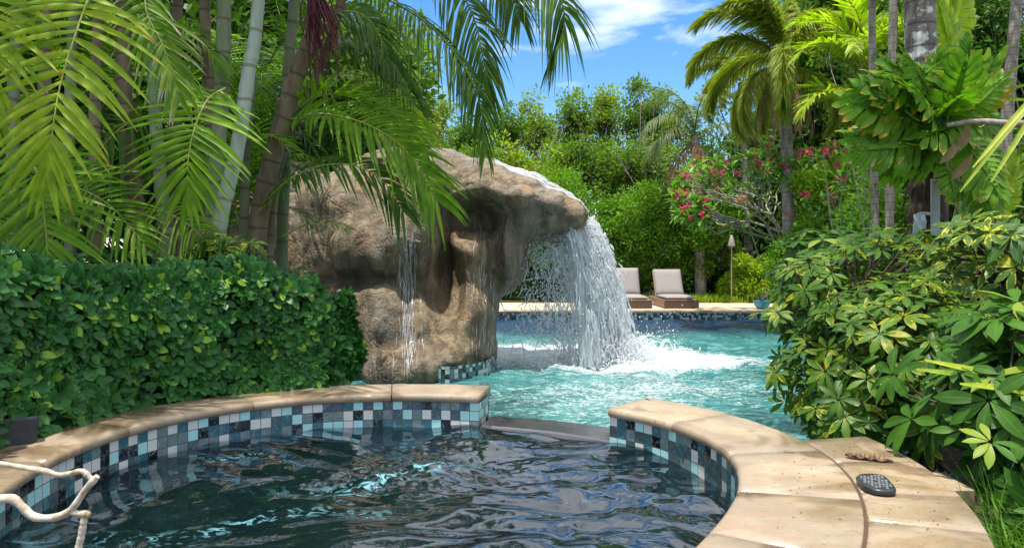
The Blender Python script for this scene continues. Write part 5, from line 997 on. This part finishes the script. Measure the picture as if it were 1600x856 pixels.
for q, d in ends:
    n = 8; dd = rdir(n, rs) + d * .6; scatter(gl, LONG5, np.repeat([q], n, 0), dd, rdir(n, rs) * .4 + [0, 0, 1], rs.uniform(.16, .30, n), rs.uniform(0, 1, n))
gl.build('foliage', G_PLUM, pl)
sel = random.sample(sorted(ends, key=lambda e_: e_[0][1] - e_[0][2])[:90], 34)
for q, d in sel: g = Geo(); petals(g, q + [0, -.14, .10], .13, 8, rs); g.build('flower_cluster', G_PINK, pl)
for px, py, Y, lab, n in ((1225, 255, 13.5, 'thin stemmed shrub with pink flowers in front of the ringed trunk', 9), (1290, 245, 13.0, 'thin shrub with scattered pink flowers right of the ringed trunk', 8), (1345, 262, 9.5, 'pink flowering stem beside the slim trunk', 6), (1300, 300, 12.4, 'leafy pink flowered shrub between the ringed palm and slim trunk', 8)):
    t = thing('flowering_shrub', foot(px + 20, Y), lab, 'shrub'); g = Geo(); gl = Geo()
    for _ in range(n):
        q = P(px + rs.normal(0, 32), py + rs.normal(0, 26), Y + rs.normal(0, .2)); b = np.array(foot(px + 20, Y)) + [rs.normal(0, .1), rs.normal(0, .1), 0]; tube(g, smooth_path([b, (b + q) / 2 + rdir(1, rs)[0] * .2, q], 10), np.linspace(.02, .007, 10), 5)
        k = 60; pc_ = b + (q - b) * rs.uniform(.35, 1, k)[:, None] + rdir(k, rs) * .16; scatter(gl, LONG5, pc_, rdir(k, rs) + [0, 0, .3], rdir(k, rs) + [0, 0, .8], .13, rs.uniform(0, 1, k)); f_ = Geo(); petals(f_, q, .011 * Y, 7, rs); f_.build('flower_cluster', G_PINK, t)
    g.build('stem', BARK_P, t); gl.build('foliage', G_PLUM, t)

# ------------------------------------------------------------------ sun loungers, torch, pot
WICK = MT('tan_wicker'); _b = WICK.n('ShaderNodeTexBrick'); _b.inputs['Scale'].default_value = 22; WICK.l(WICK.pos(), _b.inputs['Vector']); _b.inputs['Color1'].default_value = (.36, .25, .16, 1); _b.inputs['Color2'].default_value = (.26, .17, .105, 1); _b.inputs['Mortar'].default_value = (.10, .06, .04, 1)
_s = WICK.bsdf(_b.outputs[0], .6, .3); WICK.l(WICK.bump(_b.outputs['Fac'], -.5, .01), _s.inputs['Normal']); WICK = WICK.fin(_s.outputs[0])
CUSH = plain_mat('taupe_cushion', (.27, .24, .23), .85, .2, .08, 60, .2); PIPE = plain_mat('cushion_piping', (.26, .225, .215), .8, .2)
def cushion(g, L_, W_, T_, n=10):
    u = np.linspace(-1, 1, n); V = []; 
    for sgn in (1, -1):
        for a in u:
            for b in u: e = (1 - abs(a) ** 7) ** .5 * (1 - abs(b) ** 7) ** .5; V.append((a * L_ / 2 , b * W_ / 2, sgn * T_ / 2 * (.25 + .75 * e)))
    i = np.arange(n - 1)[:, None]; j = np.arange(n - 1)[None]; F = np.stack([i * n + j, (i + 1) * n + j, (i + 1) * n + j + 1, i * n + j + 1], -1).reshape(-1, 4); off = n * n
    E = []
    for t_ in range(n - 1):
        for a, b in (((0, t_), (0, t_ + 1)), ((n - 1, t_ + 1), (n - 1, t_)), ((t_ + 1, 0), (t_, 0)), ((t_, n - 1), (t_ + 1, n - 1))): p, q = a[0] * n + a[1], b[0] * n + b[1]; E.append([p, q, q + off, p + off])
    return np.array(V), np.concatenate([F, F[:, ::-1] + off, np.array(E)])
def lounger(loc, label, back, az=0.):
    t = thing('sun_lounger', loc, label, 'sun lounger', 'sun loungers on the far deck'); t.rotation_euler.z = az; x, y, z = loc; W_ = .80
    g = Geo(); F = lambda *a, **k: box(g, x + a[0], x + a[1], y + a[2], y + a[3], z + a[4], z + a[5], **k)
    F(-.40, .40, 0, .03, .015, .215, bev=.008); F(-.40, -.37, .031, 1.95, .015, .215, bev=.008); F(.37, .40, .031, 1.95, .015, .215, bev=.008); F(-.369, .369, 1.92, 1.95, .015, .215, bev=.008); F(-.368, .368, .032, 1.90, .17, .19)
    F(-.42, -.405, -.006, .07, .01, .222, bev=.004); F(.405, .42, -.006, .07, .01, .222, bev=.004); g.build('frame', WICK, t, smooth=False)
    V, F4 = cushion(g, 1.20, .70, .10); g = Geo(); g.add(V + [x, y + .64, z + .255], F4); V2 = V.copy(); V2 = np.c_[V[:, 1], V[:, 0], V[:, 2]]; g = Geo(); g.add(V2 + [x, y + .62, z + .255], F4[:, ::-1]); s_ = g.build('seat_cushion', CUSH, t)
    V, F4 = cushion(g, .76, .70, .11); c_, s2 = math.cos(R(back)), math.sin(R(back)); V2 = np.c_[V[:, 1], (V[:, 0] + .38) * c_ - V[:, 2] * s2, (V[:, 0] + .38) * s2 + V[:, 2] * c_]; g = Geo(); g.add(V2 + [x, y + 1.20, z + .27], F4[:, ::-1]); g.build('back_cushion', CUSH, t)
    g = Geo(); bx_ = np.array([[-.36, 0, -.065], [.36, 0, -.065], [.36, .78, -.065], [-.36, .78, -.065]]); bb_ = np.vstack([bx_, bx_ - [0, 0, .03]]); V2 = np.c_[bb_[:, 0], bb_[:, 1] * c_ - bb_[:, 2] * s2, bb_[:, 1] * s2 + bb_[:, 2] * c_] + [x, y + 1.20, z + .27]; g.add(V2, [[0, 1, 2, 3], [7, 6, 5, 4], [0, 4, 5, 1], [1, 5, 6, 2], [2, 6, 7, 3], [3, 7, 4, 0]]); g.build('back_frame', WICK, t, smooth=False)
lounger((4.03, 16.75, .0), 'tan wicker sun lounger standing clear of the waterfall with raised taupe backrest', 58)
lounger((2.92, 16.75, .0), 'tan wicker sun lounger partly veiled by the falling water', 64)
t = thing('tiki_torch', foot(1143, 19.25), 'garden torch with pale cone head on a thin pole behind the deck', 'torch'); x, y, _ = foot(1143, 19.25)
g = Geo(); zt = 1.1 - (385 - 410) / FPX * 19.25; tube(g, [(x, y, -.02), (x, y, zt * .5), (x, y, zt)], [.02, .019, .018], 8); g.build('pole', plain_mat('bamboo_pole', (.30, .25, .17), .6), t)
g = Geo(); tube(g, [(x, y, zt - .02), (x, y, zt), (x, y, zt + .03), (x, y, zt + .20), (x, y, zt + .30), (x, y, zt + .31)], [.035, .10, .105, .06, .028, .02], 14); g.build('torch_head', plain_mat('torch_cone', (.30, .27, .23), .6), t)
t = thing('flower_pot', (6.0 - .10, 16.62, 0), 'blue glazed bowl pot with small pink flowering plant on the deck', 'flower pot'); x, y = 5.90, 16.62
g = Geo(); tube(g, [(x, y, .001), (x, y, .02), (x, y, .10), (x, y, .18), (x, y, .205), (x, y, .215), (x, y, .19)], [.10, .12, .175, .195, .205, .20, .17], 24); g.build('bowl', plain_mat('blue_glaze', (.055, .26, .40), .2, .6, .25, 8), t)
g = Geo(); gf = Geo(); gs = Geo()
for _ in range(12):
    q = np.array([x, y, .2]) + [rs.normal(0, .13), rs.normal(0, .1), rs.uniform(.06, .32)]; tube(gs, smooth_path([[x, y, .2], (np.array([x, y, .2]) + q) / 2 + rdir(1, rs)[0] * .03, q], 5), np.linspace(.012, .005, 5), 5); scatter(g, OVAL, np.repeat([q], 6, 0), rdir(6, rs), rdir(6, rs) + [0, 0, 1], .07, rs.uniform(0, 1, 6)); petals(gf, q, .05, 3, rs)
gs.build('stem', BARK_P, t); g.build('foliage', G_PLUM, t); gf.build('flowers', G_PINK, t)
# ground cover behind the deck, grass by the platform
def grass(g, xy, h, w, r_, lean=.5, z=-.01):
    n = len(xy); k = 5; s = np.linspace(0, 1, k); d = rdir(n, r_) * [1, 1, 0]; hh = h * r_.uniform(.5, 1.2, n); b = np.c_[xy, np.full(n, z)]; sd = np.c_[-d[:, 1], d[:, 0], np.zeros(n)]
    ln = lean * r_.uniform(.2, 1.3, n); p = b[:, None] + (d[:, None] * (ln * hh)[:, None, None] * (s ** 2)[None, :, None]) + np.array([0, 0, 1.]) * (hh[:, None] * (s - .45 * ln[:, None] * s ** 3)[...])[:, :, None]
    wv = w / 2 * (1 - s ** 1.5) + .0005; V = np.stack([p - sd[:, None] * wv[None, :, None], p + sd[:, None] * wv[None, :, None]], 2); ia = np.arange(k - 1); f0 = np.stack([ia * 2, ia * 2 + 1, ia * 2 + 3, ia * 2 + 2], -1)
    A = np.stack([np.broadcast_to(r_.uniform(0, 1, n)[:, None, None], (n, k, 2)), np.broadcast_to(s[None, :, None], (n, k, 2)), np.full((n, k, 2), .5)], -1); g.add(V, (f0[None] + (np.arange(n) * k * 2)[:, None, None]).reshape(-1, 4), A)
g = Geo(); n = 9000; xy = np.c_[rs.uniform(4.3, 8.2, n), 19.2 + rs.uniform(0, .9, n) + .15 * np.sin(rs.uniform(0, 9, n))]; grass(g, xy, .26, .02, rs); tag(g.build('ground_cover', G_LIME), 'low bright green strappy ground cover behind the deck', 'ground cover', kind='stuff')
g = Geo(); n = 2600; xy = np.c_[rs.uniform(2.6, 4.4, n), 19.3 + rs.uniform(0, .8, n)]; grass(g, xy, .26, .02, rs); tag(g.build('ground_cover', G_LIME), 'low yellow green plants behind the two loungers', 'ground cover', kind='stuff')
g = Geo(); n = 6500; xy = np.c_[rs.uniform(1.3, 2.3, n), rs.uniform(.9, 2.3, n)]; k_ = np.hypot(xy[:, 0] - SX, xy[:, 1] - SY) > rad(np.arctan2(xy[:, 1] - SY, xy[:, 0] - SX)) + .70; grass(g, xy[k_], .48, .011, rs, 1.0); tag(g.build('grass', G_GRASS), 'long thin green grass below the platform at lower right', 'grass', kind='stuff')

# ------------------------------------------------------------------ small things on the platform and the branch in front
rm = thing('spa_remote', Gd(1367, 752, ZS), 'black oval spa remote control with rows of small buttons on the stone platform', 'remote control')
ol = [(268, 592), (296, 572), (340, 563), (400, 560), (455, 562), (520, 570), (580, 588), (612, 608), (650, 645), (690, 690), (712, 722), (706, 742), (660, 752), (600, 752), (540, 748), (470, 738), (420, 722), (370, 702), (335, 680), (300, 640), (275, 612)]
op = np.array([Gd(1300 + a / 7.13, 660 + b / 7.13, ZS + .021)[:2] for a, b in ol]); cc = op.mean(0); g = Geo(); m_ = len(op); V = []
for sc_, z in ((.93, .002), (1.0, .006), (1.02, .012), (1.0, .018), (.95, .021), (.90, .0215)):
    for p in op: V.append([*(cc + (p - cc) * sc_), ZS + z])
F = [[a * m_ + j, a * m_ + (j + 1) % m_, (a + 1) * m_ + (j + 1) % m_, (a + 1) * m_ + j] for a in range(5) for j in range(m_)]; g.add(V, F); g.F.append((np.array([[5 * m_ + j for j in range(m_)]]), 0)); g.F.append((np.array([[j for j in range(m_)][::-1]]), 0))
g.build('case', plain_mat('black_rubber', (.02, .021, .025), .32, .5, .3, 60, .05), rm)
a1 = np.array([Gd(1300 + 300 / 7.13, 660 + 578 / 7.13, ZS + .021)[:2], Gd(1300 + 650 / 7.13, 660 + 730 / 7.13, ZS + .021)[:2]]); ex = nrm(a1[1] - a1[0]); ey = np.array([-ex[1], ex[0]])
inside = lambda p: all(np.cross(op[(i + 1) % m_] - op[i], p - op[i]) * sg > 0 for i in range(0)) if False else True
from mathutils.geometry import intersect_point_line
BT = plain_mat('grey_button', (.16, .165, .17), .5); BT2 = plain_mat('blue_grey_button', (.06, .08, .11), .4)
pol = cc + (op - cc) * .80
def inpoly(p):
    c_ = False; j = len(pol) - 1
    for i in range(len(pol)):
        if (pol[i][1] > p[1]) != (pol[j][1] > p[1]) and p[0] < (pol[j][0] - pol[i][0]) * (p[1] - pol[i][1]) / (pol[j][1] - pol[i][1]) + pol[i][0]: c_ = not c_
        j = i
    return c_
for a in range(-4, 5):
    for b in range(-4, 5):
        p = cc + ex * a * .0165 + ey * b * .0125
        if inpoly(p) and (a, b) != (0, 0):
            g = Geo(); hx_, hy_ = .0055, .0032; q = [p + ex * hx_ * u + ey * hy_ * v for u, v in ((-1, -.6), (-.6, -1), (.6, -1), (1, -.6), (1, .6), (.6, 1), (-.6, 1), (-1, .6))]; V = [[*x_, ZS + .0216] for x_ in q] + [[*(p + (x_ - p) * .8), ZS + .0232] for x_ in q]
            g.add(V, [[j, (j + 1) % 8, 8 + (j + 1) % 8, 8 + j] for j in range(8)]); g.F.append((np.arange(8, 16)[None], 0)); g.build('button', BT if (a * 3 + b * 5) % 4 else BT2, rm)
# dried curled leaf with upright ribs
dl = thing('dried_leaf', Gd(1355, 720, ZS), 'brown dried curled leaf with a row of upright ribs lying on the platform', 'dried leaf')
def DL(zx, zy, h=0.): q = Gd(1300 + zx / 7.13, 660 + zy / 7.13, ZS); return q + [0, 0, h]
g = Geo(); ctl = [DL(150, 385, .006), DL(230, 400, .007), DL(330, 412, .004), DL(450, 425, .003), DL(560, 445, .003), DL(690, 455, .004)]; pts = smooth_path(ctl, 26); T = nrm(np.gradient(pts, axis=0)); S = nrm(np.cross(T, [0, 0, 1])); s = np.linspace(0, 1, 26); wv = .018 * np.sin(np.pi * (s * .92 + .05)) ** .7 * (1.3 - .8 * s)
V = np.stack([pts + S * wv[:, None] * 1.0 + np.c_[s * 0, s * 0, .006 + .004 * np.sin(s * 30)], pts + S * wv[:, None] * .3, pts - S * wv[:, None] * .4 + np.c_[s * 0, s * 0, .002 + s * 0], pts - S * wv[:, None] * 1.1 + np.c_[s * 0, s * 0, .008 + .004 * np.sin(s * 23)]], 1)
i = np.arange(25)[:, None]; j = np.arange(3)[None]; g.add(V, np.stack([i * 4 + j, i * 4 + j + 1, (i + 1) * 4 + j + 1, (i + 1) * 4 + j], -1).reshape(-1, 4), np.random.default_rng(1).uniform(0, 1, (104, 1)) * [[1, .5, .5]])
DK = plain_mat('dark_brown_leaf', (.10, .045, .025), .6, .3, .5, 40, .4); g.build('blade', DK, dl)
for zx, zy0, h in ((225, 395, .018), (270, 398, .018), (320, 402, .02), (368, 415, .022), (425, 418, .021), (475, 422, .024), (535, 430, .020), (582, 436, .018), (670, 448, .008), (190, 390, .014)):
    g = Geo(); p = DL(zx, zy0, .003); tube(g, smooth_path([p, p + [-.001, .001, h * .5], p + [.001, 0, h]], 5), [.0022, .0018, .0014, .0011, .0006], 5); g.build('rib', DK, dl)
# crumbs of debris
g = Geo(); n = 55; xs_, ys_ = [], []
for _ in range(n):
    px_, py_ = rs.uniform(1215, 1500), rs.uniform(695, 840)
    q = Gd(px_, py_, ZS + .002); rr_ = math.hypot(q[0] - SX, q[1] - SY)
    if 1.25 < rr_ < 1.83 and q[1] < 2.7: v_, f_ = ico(q, (rs.uniform(.0012, .003), rs.uniform(.0012, .003), .0015), 1); g.add(v_, f_)
o = g.build('leaf_litter', DK); tag(o, 'tiny dark specks of plant debris scattered on the platform', 'debris', kind='stuff')
# twig in the foreground
tw = thing('bare_branch', P(-60, 790, .85), 'knobbly pale bare branch poking into the lower left corner', 'branch')
TWIG = MT('pale_twig'); _n = TWIG.noise(60, 5); _c = TWIG.ramp(_n, [(.35, (.30, .22, .12)), (.6, (.52, .46, .38))]); _s = TWIG.bsdf(_c, .75, .25); TWIG.l(TWIG.bump(TWIG.noise(90, 4), .5, .003), _s.inputs['Normal']); TWIG = TWIG.fin(_s.outputs[0])
def tw_(pts, rpx, name):
    Q = smooth_path([P(a / 5.485, 700 + b / 5.485, .85 + (c_[0] if c_ else 0)) for a, b, *c_ in pts], 40); r_ = np.interp(np.linspace(0, 1, 40), np.linspace(0, 1, len(rpx)), rpx) / 5.485 / FPX * .85 * .38
    r_ = r_ * (1 + .10 * np.sin(np.arange(40) * 1.3) * np.sin(np.arange(40) * .37 + 1)); g = Geo(); tube(g, Q, r_, 12); g.build(name, TWIG, tw)
tw_([(-300, 90, .03), (0, 130, .02), (200, 165, .02), (370, 190, .01), (500, 228, .01), (600, 215, .01), (690, 195), (735, 215), (775, 255)], [50, 56, 62, 66, 56, 60, 58, 66, 60], 'twig')
tw_([(-300, 420), (-60, 440), (100, 430), (190, 500), (290, 585), (440, 595), (560, 560), (640, 490), (720, 370), (800, 275), (835, 240)], [110, 110, 100, 90, 88, 84, 84, 76, 74, 84, 60], 'twig')
tw_([(590, 545), (680, 560), (735, 562), (765, 575)], [60, 72, 92, 66], 'twig'); tw_([(725, 560), (715, 640), (695, 760), (670, 860), (650, 980)], [66, 74, 76, 72, 70], 'twig')
